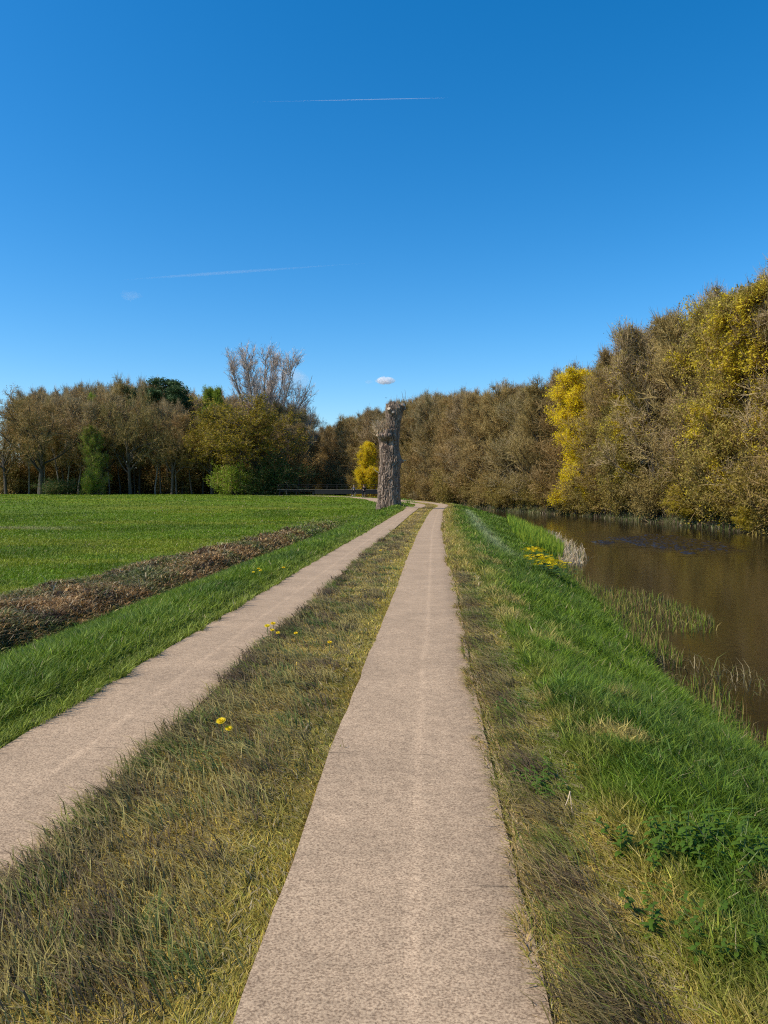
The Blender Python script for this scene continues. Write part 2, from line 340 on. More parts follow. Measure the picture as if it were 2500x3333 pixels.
# ------------------------------------------------------------ concrete track strips and the road they join
def concrete(name, joints=True, dark=1.0):
    m, nt, b = new_mat(name); L = nt.links
    tc = node(nt, "ShaderNodeTexCoord"); uv = node(nt, "ShaderNodeUVMap")
    n1 = node(nt, "ShaderNodeTexNoise", Scale=125.0, Detail=3.0, Roughness=.7); n2 = node(nt, "ShaderNodeTexNoise", Scale=1.3, Detail=8.0, Roughness=.65); vo = node(nt, "ShaderNodeTexVoronoi", Scale=95.0)
    n4 = node(nt, "ShaderNodeTexNoise", Scale=24.0, Detail=4.0, Roughness=.6)
    mp = node(nt, "ShaderNodeMapping"); mp.inputs["Scale"].default_value = (.8, 1, 1); L.new(tc.outputs["Object"], mp.inputs[0])
    L.new(mp.outputs[0], n1.inputs["Vector"]); L.new(mp.outputs[0], n4.inputs["Vector"])
    for n in (n2, vo): L.new(tc.outputs["Object"], n.inputs["Vector"])
    r = node(nt, "ShaderNodeValToRGB"); e = r.color_ramp.elements; e[0].position = .36; e[0].color = (.215, .145, .09, 1); e[1].position = .62; e[1].color = (.56, .405, .26, 1)
    k = e.new(.48); k.color = (.40, .28, .18, 1)
    L.new(n1.outputs["Fac"], r.inputs[0])
    m4 = node(nt, "ShaderNodeMapRange"); m4.inputs["From Min"].default_value = .3; m4.inputs["From Max"].default_value = .7; m4.inputs["To Min"].default_value = .84; m4.inputs["To Max"].default_value = 1.14; L.new(n4.outputs["Fac"], m4.inputs[0])
    m2 = node(nt, "ShaderNodeMapRange"); m2.inputs["From Min"].default_value = .3; m2.inputs["From Max"].default_value = .7; m2.inputs["To Min"].default_value = .82; m2.inputs["To Max"].default_value = 1.12; L.new(n2.outputs["Fac"], m2.inputs[0])
    mm = node(nt, "ShaderNodeMath", operation='MULTIPLY'); L.new(m4.outputs[0], mm.inputs[0]); L.new(m2.outputs[0], mm.inputs[1])
    # worn pale line along the middle, grey stain along the outer edge, dark hairline joints
    sx = node(nt, "ShaderNodeSeparateXYZ"); L.new(uv.outputs[0], sx.inputs[0])
    def gauss(src, c, w, amp, invert=False):
        a = node(nt, "ShaderNodeMath", operation='SUBTRACT'); L.new(src, a.inputs[0]); a.inputs[1].default_value = c
        a2 = node(nt, "ShaderNodeMath", operation='DIVIDE'); L.new(a.outputs[0], a2.inputs[0]); a2.inputs[1].default_value = w
        a3 = node(nt, "ShaderNodeMath", operation='MULTIPLY'); L.new(a2.outputs[0], a3.inputs[0]); L.new(a2.outputs[0], a3.inputs[1])
        a4 = node(nt, "ShaderNodeMath", operation='MULTIPLY'); L.new(a3.outputs[0], a4.inputs[0]); a4.inputs[1].default_value = -1
        a5 = node(nt, "ShaderNodeMath", operation='EXPONENT'); L.new(a4.outputs[0], a5.inputs[0])
        a6 = node(nt, "ShaderNodeMath", operation='MULTIPLY'); L.new(a5.outputs[0], a6.inputs[0]); a6.inputs[1].default_value = amp
        return a6.outputs[0]
    n5 = node(nt, "ShaderNodeTexNoise", Scale=3.0, Detail=5.0); L.new(tc.outputs["Object"], n5.inputs["Vector"])
    g1 = gauss(sx.outputs[0], .56, .03, .27)
    gm = node(nt, "ShaderNodeMath", operation='MULTIPLY'); L.new(g1, gm.inputs[0]); L.new(n5.outputs["Fac"], gm.inputs[1])
    g2 = gauss(sx.outputs[0], .95, .13, -.34 if joints else -.1)
    gm2 = node(nt, "ShaderNodeMath", operation='MULTIPLY'); L.new(g2, gm2.inputs[0]); L.new(n5.outputs["Fac"], gm2.inputs[1])
    fr = node(nt, "ShaderNodeMath", operation='FRACT'); dv = node(nt, "ShaderNodeMath", operation='DIVIDE'); L.new(sx.outputs[1], dv.inputs[0]); dv.inputs[1].default_value = 1.47; L.new(dv.outputs[0], fr.inputs[0])
    g3 = gauss(fr.outputs[0], .5, .004, -.4); gm3 = node(nt, "ShaderNodeMath", operation='MULTIPLY'); L.new(g3, gm3.inputs[0]); 
    m6 = node(nt, "ShaderNodeMapRange"); m6.inputs["From Min"].default_value = .45; m6.inputs["From Max"].default_value = .6; L.new(n5.outputs["Fac"], m6.inputs[0]); L.new(m6.outputs[0], gm3.inputs[1])
    s1 = node(nt, "ShaderNodeMath", operation='ADD'); L.new(gm.outputs[0], s1.inputs[0]); L.new(gm2.outputs[0], s1.inputs[1])
    s2 = node(nt, "ShaderNodeMath", operation='ADD'); L.new(s1.outputs[0], s2.inputs[0]); L.new(gm3.outputs[0], s2.inputs[1])
    s3 = node(nt, "ShaderNodeMath", operation='ADD'); L.new(s2.outputs[0], s3.inputs[0]); L.new(mm.outputs[0], s3.inputs[1])
    s4 = node(nt, "ShaderNodeMath", operation='MULTIPLY'); L.new(s3.outputs[0], s4.inputs[0]); s4.inputs[1].default_value = dark
    h = node(nt, "ShaderNodeHueSaturation", Saturation=1.06); L.new(s4.outputs[0], h.inputs["Value"]); L.new(r.outputs[0], h.inputs["Color"])
    # scattered small pebbles, some white, some dark
    vr = node(nt, "ShaderNodeValToRGB"); vr.color_ramp.interpolation = 'CONSTANT'; vr.color_ramp.elements[0].color = (0, 0, 0, 1); vr.color_ramp.elements[1].position = .997; vr.color_ramp.elements[1].color = (1, 1, 1, 1)
    sc = node(nt, "ShaderNodeSeparateColor"); L.new(vo.outputs["Color"], sc.inputs[0]); L.new(sc.outputs[0], vr.inputs[0])
    mx = node(nt, "ShaderNodeMix", data_type='RGBA'); L.new(vr.outputs[0], mx.inputs[0]); L.new(h.outputs[0], mx.inputs[6])
    pr = node(nt, "ShaderNodeValToRGB"); pr.color_ramp.elements[0].color = (.10, .075, .055, 1); pr.color_ramp.elements[1].color = (.85, .78, .68, 1); pr.color_ramp.elements[0].position = .45; pr.color_ramp.elements[1].position = .55
    L.new(sc.outputs[1], pr.inputs[0]); L.new(pr.outputs[0], mx.inputs[7])
    L.new(mx.outputs[2], b.inputs["Base Color"]); b.inputs["Roughness"].default_value = .9; b.inputs["Specular IOR Level"].default_value = .2
    bp = node(nt, "ShaderNodeBump", Strength=.5, Distance=.006); L.new(n1.outputs["Fac"], bp.inputs["Height"]); L.new(bp.outputs[0], b.inputs["Normal"])
    return m
M['conc'] = concrete("weathered_concrete"); M['conc2'] = concrete("weathered_concrete_plain", False)
def ribbon(name, P, offs, seedx, mat, thick=.10, lift=.022, jit=.02, taper=None):
    """P (K,2) centre line; offs = (left, right) offsets"""
    K = len(P); T = np.gradient(P, axis=0); T = nrm(T); Nn = np.stack([T[:, 1], -T[:, 0]], 1)
    s = np.concatenate([[0], np.cumsum(np.linalg.norm(np.diff(P, axis=0), axis=1))])
    l = offs[0] + jit * (fbm(s * 1.7 + seedx, s * 0 + seedx, 4) - .5) * 2.4; r = offs[1] + jit * (fbm(s * 1.7 + seedx + 50, s * 0 + 3, 4) - .5) * 2.4
    m = 7; f = np.linspace(0, 1, m)
    O = l[:, None] * (1 - f) + r[:, None] * f
    X = P[:, :1] + Nn[:, :1] * O; Y = P[:, 1:] + Nn[:, 1:] * O
    Z = H(X.ravel(), Y.ravel()).reshape(K, m) + lift
    top = np.stack([X, Y, Z], -1)
    V = np.concatenate([top[:, :1] - [0, 0, thick], top, top[:, -1:] - [0, 0, thick]], 1); mm = m + 2
    ff = np.concatenate([[0], f, [1]]); UVc = np.stack([np.tile(ff, (K, 1)), np.tile(s[:, None], (1, mm))], -1).reshape(-1, 2)
    a, c = np.meshgrid(np.arange(K - 1), np.arange(mm - 1), indexing='ij'); bb = a * mm + c
    Q = np.stack([bb, bb + 1, bb + mm + 1, bb + mm], -1).reshape(-1, 4)
    return mesh_np(name, V.reshape(-1, 3), Q, mats=[mat], smooth=False, uv=UVc)
ys = np.arange(-8, 62.4, .12); TURN = smooth_line([(3.85, 62.5), (4.35, 66), (4.35, 69.5), (3.1, 73.5), (1.2, 78.5)], .15); PC = np.concatenate([np.stack([cx(ys), ys], 1), TURN])
o = ribbon("path", PC, (.55, 1.52), 3, M['conc'], jit=.02); tag(o, "pinkish beige concrete wheel strip nearest the river, in the middle of the view", "path", kind="structure")
o = ribbon("path", PC, (-1.5, -.57), 9, M['conc2'], jit=.02); tag(o, "pinkish beige concrete wheel strip on the meadow side of the track", "path", kind="structure")
ROAD = smooth_line([(2.0, 76.5), (1.2, 78.5), (-.3, 86), (-1.2, 94), (-3.6, 104), (-7, 115), (-12, 123), (-18, 127.2), (-24, 128.4)])
o = ribbon("road", ROAD, (-1.2, 1.2), 21, M['conc2'], lift=.03); tag(o, "pale narrow road bending left behind the dead trunk towards the bridge", "road", kind="structure")

# ------------------------------------------------------------ river water
m, nt, b = new_mat("brown_river_water"); L = nt.links
tc = node(nt, "ShaderNodeTexCoord")
n1 = node(nt, "ShaderNodeTexNoise", Scale=2.2, Detail=4.0, Roughness=.55); n2 = node(nt, "ShaderNodeTexNoise", Scale=.13, Detail=3.0); n3 = node(nt, "ShaderNodeTexNoise", Scale=9.0, Detail=3.0)
for n in (n1, n2, n3): L.new(tc.outputs["Object"], n.inputs["Vector"])
# a patch of wind ruffled water, at a place on the river
sx = node(nt, "ShaderNodeSeparateXYZ")
mp = node(nt, "ShaderNodeMapping"); mp.vector_type = 'TEXTURE'; mp.inputs["Location"].default_value = (16.6, 42, 0); mp.inputs["Rotation"].default_value = (0, 0, math.radians(-86)); mp.inputs["Scale"].default_value = (11.0, 4.4, 1000)
L.new(tc.outputs["Object"], mp.inputs[0])
dj = node(nt, "ShaderNodeMix", data_type='VECTOR'); dj.inputs[0].default_value = .25; L.new(mp.outputs[0], dj.inputs[4]); L.new(n2.outputs["Color"], dj.inputs[5])
ln = node(nt, "ShaderNodeVectorMath", operation='LENGTH'); L.new(dj.outputs[1], ln.inputs[0])
pm = node(nt, "ShaderNodeMapRange"); pm.inputs["From Min"].default_value = .80; pm.inputs["From Max"].default_value = .5; pm.inputs["To Min"].default_value = 0; pm.inputs["To Max"].default_value = 1; L.new(ln.outputs["Value"], pm.inputs[0])
st = node(nt, "ShaderNodeMath", operation='MULTIPLY_ADD'); st.inputs[1].default_value = .02; st.inputs[2].default_value = .0055; L.new(pm.outputs[0], st.inputs[0])
ad = node(nt, "ShaderNodeMath", operation='ADD'); L.new(n1.outputs["Fac"], ad.inputs[0]); m3 = node(nt, "ShaderNodeMath", operation='MULTIPLY'); L.new(n3.outputs["Fac"], m3.inputs[0]); m3.inputs[1].default_value = .25; L.new(m3.outputs[0], ad.inputs[1])
bp = node(nt, "ShaderNodeBump", Strength=1.0); L.new(ad.outputs[0], bp.inputs["Height"]); L.new(st.outputs[0], bp.inputs["Distance"])
L.new(bp.outputs[0], b.inputs["Normal"])
rr = node(nt, "ShaderNodeMath", operation='MULTIPLY_ADD'); rr.inputs[1].default_value = .08; rr.inputs[2].default_value = .09; L.new(pm.outputs[0], rr.inputs[0]); L.new(rr.outputs[0], b.inputs["Roughness"])
b.inputs["Base Color"].default_value = (.024, .0165, .0075, 1); b.inputs["IOR"].default_value = 1.33; b.inputs["Specular IOR Level"].default_value = .5
ylist = np.concatenate([np.arange(-30, 70, 2), np.arange(70, 241, 3)]); xa = xat(NEAR, ylist) - 2; xb = xat(FAR, ylist) + 2
V = np.concatenate([np.stack([xa * (1 - t) + xb * t, ylist, np.full(len(ylist), WATER)], 1) for t in np.linspace(0, 1, 9)]); n = len(ylist)
Q = [[k * n + i, (k + 1) * n + i, (k + 1) * n + i + 1, k * n + i + 1] for k in range(8) for i in range(n - 1)]
o = mesh_np("water", V, np.array(Q), mats=[m]); tag(o, "calm brown river mirroring the wooded bank", "water", kind="structure")
gx, gy = np.meshgrid(np.arange(10.5, 24, .06), np.arange(31, 54, .075)); q = np.hypot((gx - 16.6) / 5.0, (gy - 42) / 9.2) + (fbm(gx * .5, gy * .35, 3) - .5) * .8 + np.clip(gx - 18, 0, 9) * .07
mask = 1 - sstep(.66, .82, q); wv = (fbm(gx * 3.4, gy * 4.6, 3) - .5) * .22 + (fbm(gx * 8 + 5, gy * 9, 2) - .5) * .08
keep = mask > 0
V = np.stack([gx.ravel(), gy.ravel(), (WATER + .004 + mask * (wv + .045)).ravel()], 1); nr_, nc_ = gx.shape; a_, c2_ = np.meshgrid(np.arange(nr_ - 1), np.arange(nc_ - 1), indexing='ij'); bb_ = a_ * nc_ + c2_
QQ = np.stack([bb_, bb_ + 1, bb_ + nc_ + 1, bb_ + nc_], -1)[keep[:-1, :-1] | keep[1:, 1:]].reshape(-1, 4)
uq, inv = np.unique(QQ, return_inverse=True); o = mesh_np("water", V[uq], inv.reshape(-1, 4), mats=[m], smooth=True); tag(o, "patch of river ruffled by the wind, reflecting blue sky", "water", kind="structure")

# ------------------------------------------------------------ grass blades
def blade_mesh(name, x, y, z, h, w, az, lean, col, mat, rng, droop=0.0):
    n = len(x); base = np.stack([x, y, z - .01], 1); side_a = rng.rand(n) * 2 * math.pi
    side = np.stack([np.cos(side_a), np.sin(side_a), np.zeros(n)], 1) * (w * .5)[:, None]
    ld = np.stack([np.cos(az), np.sin(az), np.zeros(n)], 1)
    ml = (h * .55 * np.cos(lean * .55)); tl = h * np.cos(lean) ; tl = np.maximum(tl, ml * (1 - droop) + .01)
    mid = base + ld * (h * .5 * np.sin(lean * .55))[:, None]; mid[:, 2] += ml
    tip = base + ld * (h * np.sin(np.minimum(lean, 1.5)))[:, None]; tip[:, 2] += tl
    V = np.stack([base - side, base + side, mid + side * .8, mid - side * .8, tip], 1).reshape(-1, 3)
    k = np.arange(n)[:, None] * 5
    C = np.repeat(col, 5, 0)
    return mesh_np(name, V, k + np.array([0, 1, 2, 3]), k + np.array([3, 2, 4]), [mat], col=C)
def polar(rng, n, d0, d1, p, a0=-33, a1=33):
    # density of points per square metre falls as 1/d^p
    t = rng.rand(n); e = 2 - p
    d = (d0 ** e + t * (d1 ** e - d0 ** e)) ** (1 / e) if abs(e) > 1e-6 else d0 * (d1 / d0) ** t
    a = np.radians(a0 + (a1 - a0) * rng.rand(n))
    return d * np.sin(a), d * np.cos(a), d
rng = np.random.RandomState(11)
GRASS = {'middle': [], 'bank': [], 'verge': [], 'meadow': [], 'cut': [], 'far': []}
def sow(n, d0, d1, p):
    x, y, d = polar(rng, n, d0, d1, p)
    c, u, s, fs, n1, n2 = zone_colour(x, y, rng)
    ok = (s > .03)
    au = np.abs(u); dT = np.where(y > 60, polydist(TURN, x, y), 99); fray = .16 * np.clip(fbm(x * 3 + 11, y * 3, 3) - .42, 0, 1); onpath = ((y < 62.4) & (au > .565 + fray) & (au < 1.51 - fray)) | ((dT > .56) & (dT < 1.51))
    onroad = polydist(ROAD, x, y) < 1.2
    ok &= ~onpath & ~(onroad & (y > 60)) & ~fs & ~((np.hypot(x - .39, y - 58) < .8))
    # sandy rim of the river-side strip stays thin
    rim = (u > 1.5) & (u < 1.66); ok &= ~(rim & (rng.rand(n) < .72))
    # bare sandy spots in the middle strip
    ok &= ~((au < .5) & (fbm(x * 2.1 + 70, y * 1.2, 3) > .70) & (rng.rand(n) < .8))
    x, y, d, c, u, s, n1, n2 = [q[ok] for q in (x, y, d, c, u, s, n1, n2)]
    z = H(x, y); n = len(x)
    band_end = 1 - sstep(40, 56, y)
    zmid = np.abs(u) < .6; zbank = u > 1.2; zcut = (u < -5.15) & (u > -7.6 - (n2 - .5) + sstep(20, 34, y) * .6) & (band_end > .3); zmead = (u < -5.15) & ~zcut; zver = (u < -1.2) & ~zcut & ~zmead
    tuft = fbm(x * 4.5, y * 4.5, 2)
    h = np.where(zmid, .042 + .072 * tuft, 0) + np.where(zbank, .11 + .11 * tuft, 0) + np.where(zver, .12 + .08 * tuft, 0) + np.where(zcut, .16, 0) + np.where(zmead, .10 + .05 * tuft, 0)
    h = h * (.5 + .9 * rng.rand(n)) * np.where(zbank, np.interp(d, [2, 9], [.62, 1]), np.interp(d, [2, 9], [.75, 1]))
    dry = zbank & (u < 2.0) & (y < 14); h = np.where(dry, h * .72, h)
    lush = zbank & (u > 2.6); h = np.where(lush, h * 1.1, h)
    near_edge = (np.abs(np.abs(u) - .55) < .12) | ((u < -1.5) & (u > -1.75)); h = np.where(near_edge, h * .6, h)
    w = .0027 + .00078 * d; w = np.where(zcut, w * 1.5, w); w = w * (.6 + .6 * rng.rand(n)) * np.where(rng.rand(n) < .12, 1.9, 1)
    h = h * (1 + np.clip(d - 25, 0, 60) * .003)
    # wind-combed: blades lean in drifts
    swirl = (fbm(x * .5 + 3, y * .5, 3) - .5) * 5
    az = np.where(zmid, math.pi * .72, np.where(zbank, math.pi * .80, math.pi * .25)) + swirl + rng.normal(size=n) * np.where(zmid | dry, .9, 1.5)
    lean = np.abs(rng.normal(size=n)) * .42 + np.where(zmid, .95, np.where(dry, .85, .40))
    lean = np.where(zcut, 1.35 + .4 * rng.rand(n), lean); lean = np.minimum(lean, 1.5)
    az = np.where(zcut, rng.rand(n) * 6.28, az)
    z = np.where(zcut, z + rng.rand(n) ** 2 * .10, z)
    c = c * np.where(zmead[:, None], .85 + .25 * rng.rand(n, 1), .55 + .85 * rng.rand(n, 1)) * (.82 + .5 * (fbm(x * 7, y * 7, 2)[:, None] - .2)); c = c * np.where(rng.rand(n, 1) < .02, 1.9, 1.0)
    straw = (rng.rand(n) < np.where(zmid | dry, .15, np.where(zcut, .10, .015))); c[straw] = C_(.46, .36, .19) * (.7 + .5 * rng.rand(straw.sum(), 1))
    for k, mk in (('middle', zmid), ('bank', zbank), ('verge', zver), ('meadow', zmead), ('cut', zcut)):
        GRASS[k].append([q[mk] for q in (x, y, z, h, w, az, lean, c)])
sow(430000, 1.9, 8, 1.15)
sow(520000, 8, 24, 1.6)
sow(420000, 24, 70, 1.9)
sow(110000, 70, 170, 2.0)
NM = {'middle': ("grass", "worn olive and purplish grass growing between the two concrete strips", "grass"),
      'bank': ("bank_grass", "long vivid green grass on the slope from the track down to the river", "grass"),
      'verge': ("verge_grass", "fresh green grass on the verge between the track and the brown cuttings", "grass"),
      'meadow': ("meadow_grass", "short green grass of the wide meadow before the wood", "grass"),
      'cut': ("dredged_debris", "brown heaped weed cuttings and mud lying along the meadow ditch", "debris")}
for k, (nm, lb, ct) in NM.items():
    A = [np.concatenate([g[i] for g in GRASS[k]]) for i in range(8)]
    o = blade_mesh(nm, *A, M['grass'], rng); tag(o, lb, ct, kind="stuff")
GRASS.clear()

# long wind-blown tufts along the strips, some dark purple
def tufts(name, label, spots, nb, hh, cols, lean0, az0, spread=.06, wd=.0035, mat='grass', cat="grass"):
    X = []; Y = []; C = []; Hh = []; AZ = []; LE = []; WD = []
    for i, (sx_, sy_) in enumerate(spots):
        n = nb if np.isscalar(nb) else nb[i]
        a = rng.normal(size=(n, 2)) * spread; X.append(sx_ + a[:, 0]); Y.append(sy_ + a[:, 1])
        cc = cols[rng.randint(len(cols))]; C.append(cc * (.6 + .8 * rng.rand(n, 1))); Hh.append(hh * (.5 + .9 * rng.rand(n)) * (.7 + .6 * rng.rand()))
        AZ.append(az0 + rng.normal() * .35 + rng.normal(size=n) * .3); LE.append(np.clip(lean0 + rng.normal(size=n) * .22, .05, 1.45)); WD.append(np.full(n, wd + .0007 * math.hypot(sx_, sy_)))
    X, Y, C, Hh, AZ, LE, WD = [np.concatenate(q) for q in (X, Y, C, Hh, AZ, LE, WD)]
    o = blade_mesh(name, X, Y, H(X, Y), Hh, WD, AZ, LE, C, M[mat], rng); tag(o, label, cat, kind="stuff"); return o
sp = []
for i in range(330):
    y = 2.0 * (24 / 2.0) ** rng.rand(); sp.append((float(cx(y)) + 1.62 + .1 * rng.rand() + .12 * rng.rand(), y))
for i in range(260):
    y = 2.6 * (24 / 2.6) ** rng.rand(); sp.append((float(cx(y)) - .5 + .12 * rng.rand(), y))
tufts("edge_grass", "dark thin grass tufts leaning over the edges of the concrete", sp, 50, .13, [C_(.13, .085, .045), C_(.22, .17, .06), C_(.20, .22, .04), C_(.34, .25, .10)], .95, math.radians(155))
sp = []
for i in range(520):
    y = 2.2 * (30 / 2.2) ** rng.rand(); sp.append((float(cx(y)) + rng.uniform(-.48, .35), y))
tufts("windblown_grass", "dark windblown tufts lying across the middle strip", sp, 50, .125, [C_(.15, .10, .05), C_(.15, .18, .04), C_(.32, .25, .08), C_(.19, .14, .055), C_(.38, .30, .09)], 1.0, math.radians(140), .07)

# reeds: green sedge bed, dry pale reeds, waterline reeds
def reed_bed(name, label, pts, hh, cols, lean, wd, mat='dry', cat="reeds", broken=.25):
    x, y = pts[:, 0], pts[:, 1]; n = len(x); s, dn, df, fs = river(x, y)
    z = np.maximum(H(x, y), WATER - .05)
    cc = np.array(cols)[rng.randint(len(cols), size=n)] * (.65 + .7 * rng.rand(n, 1))
    o = blade_mesh(name, x, y, z, hh * (.45 + .75 * rng.rand(n)), wd * (.6 + .8 * rng.rand(n)), rng.rand(n) * 6.28, np.where(rng.rand(n) < broken, 1.25, np.abs(rng.normal(size=n)) * lean), cc, M[mat], rng)
    tag(o, label, cat, kind="stuff"); return o
def along_near(n, y0, y1, off0, off1, p=1.5):
    y = y0 * (y1 / y0) ** rng.rand(n); o = off0 + (off1 - off0) * rng.rand(n)
    clump = fbm(y * .9 + 31, o * 1.2, 3) > .42
    return np.stack([xat(NEAR, y) + o, y], 1)[clump]
P = along_near(9000, 6, 60, -.5, .55)
reed_bed("waterside_reeds", "thin olive and straw reeds standing along the near waterline", P, .33, [C_(.19, .25, .03), C_(.12, .17, .02), C_(.28, .21, .07), C_(.14, .09, .04)], .3, .013)
P = np.stack([rng.uniform(-1, 1, 2600), rng.uniform(-1, 1, 2600)], 1); P = P[(P ** 2).sum(1) < 1] * [1.35, 3.6]; P = P + [6.65, 19.3]
P = P[P[:, 0] > xat(NEAR, P[:, 1]) - .4]
reed_bed("reeds", "low clump of olive reeds reaching out into the river", P, .29, [C_(.22, .26, .03), C_(.14, .18, .03), C_(.32, .25, .08), C_(.18, .12, .05)], .4, .016)
P = np.stack([rng.uniform(-1, 1, 500), rng.uniform(-1, 1, 500)], 1); P = P[(P ** 2).sum(1) < 1] * [.75, 1.3] + [5.45, 12.0]
reed_bed("bent_reeds", "bent brown dead reed leaves lying on the near water", P[::2], .46, [C_(.24, .19, .07), C_(.14, .10, .04), C_(.20, .22, .05), C_(.36, .28, .14)], .9, .012, broken=.5)
P = np.stack([rng.uniform(-1, 1, 5200), rng.uniform(0, 1, 5200)], 1); yy = 31 + 19 * P[:, 1]; wx = np.interp(yy, [31, 36, 50], [.8, 1.3, 1.2]); P = np.stack([xat(NEAR, yy) - .75 + P[:, 0] * wx, yy], 1)
reed_bed("sedge_bed", "bright yellow green sedge bed beyond the yellow flowers", P, .72, [C_(.27, .37, .03), C_(.18, .28, .025), C_(.34, .40, .04)], .22, .035, 'grass', broken=.05)
yy = rng.uniform(29.5, 50, 2400); P = np.stack([xat(NEAR, yy) + np.abs(rng.normal(size=2400)) * .45 + np.interp(yy, [29, 34, 50], [-.3, .35, .3]), yy], 1)
reed_bed("dry_reeds", "pale straw coloured dead reeds at the water edge of the sedge", P, .48, [C_(.62, .48, .30), C_(.48, .35, .20), C_(.68, .55, .38), C_(.30, .26, .10)], .55, .028, broken=.35)
# far bank undergrowth and reeds
t = rng.rand(16000); seg = smooth_line([tuple(p) for p in FAR[2:]], .5); i = (t * (len(seg) - 1)).astype(int)
P = seg[i] + rng.normal(size=(16000, 2)) * [.5, .5] + [.45, 0]
reed_bed("far_bank_reeds", "tangled green and straw reeds under the trees at the far waterline", P, .55, [C_(.12, .15, .04), C_(.30, .25, .14), C_(.09, .11, .03), C_(.16, .11, .07)], .5, .06, broken=.35)
# pale dead stalks on the cuttings
P = np.stack([rng.uniform(-8.0, -5.4, 900), 9 + 50 * rng.rand(900) ** 1.3], 1); P[:, 0] += cx(P[:, 1])
reed_bed("dead_stalks", "long pale dead stalks strewn over the brown cuttings", P, .38, [C_(.42, .33, .2), C_(.28, .2, .11), C_(.5, .42, .3)], .8, .014, broken=.75, cat="stalks")

# ------------------------------------------------------------ trees
def grow(rng, st, di, ln, K, wob, up):
    N = len(st); P = np.empty((N, K, 3)); P[:, 0] = st; d = di.copy(); step = (ln / (K - 1))[:, None]
    for k in range(1, K):
        d = nrm(d + rng.normal(size=(N, 3)) * wob + np.array([0, 0, up])); P[:, k] = P[:, k - 1] + d * step
    return P
def spawn(rng, P, n, t0, t1, ang, asd, sky_bias=0.0):
    N, K, _ = P.shape; t = rng.uniform(t0, t1, (N, n)); idx = np.repeat(np.arange(N), n); t = t.ravel()
    f = t * (K - 1); k = np.minimum(f.astype(int), K - 2); f = f - k
    st = P[idx, k] * (1 - f)[:, None] + P[idx, k + 1] * f[:, None]; tg = nrm(P[idx, k + 1] - P[idx, k])
    rv = nrm(np.cross(tg, rng.normal(size=(len(idx), 3)))); a = np.radians(ang + asd * rng.normal(size=len(idx)))[:, None]
    d = nrm(tg * np.cos(a) + rv * np.sin(a) + np.array([0, 0, sky_bias])); return st, d, idx, t
def leaf_tris(rng, pts, size):
    n = len(pts); a = nrm(rng.normal(size=(n, 3))); b = nrm(np.cross(a, rng.normal(size=(n, 3)))); s = (size * (.6 + .8 * rng.rand(n)))[:, None]
    V = np.stack([pts - b * s * .4, pts + b * s * .4, pts + a * s], 1).reshape(-1, 3); return V, np.arange(n * 3).reshape(-1, 3)
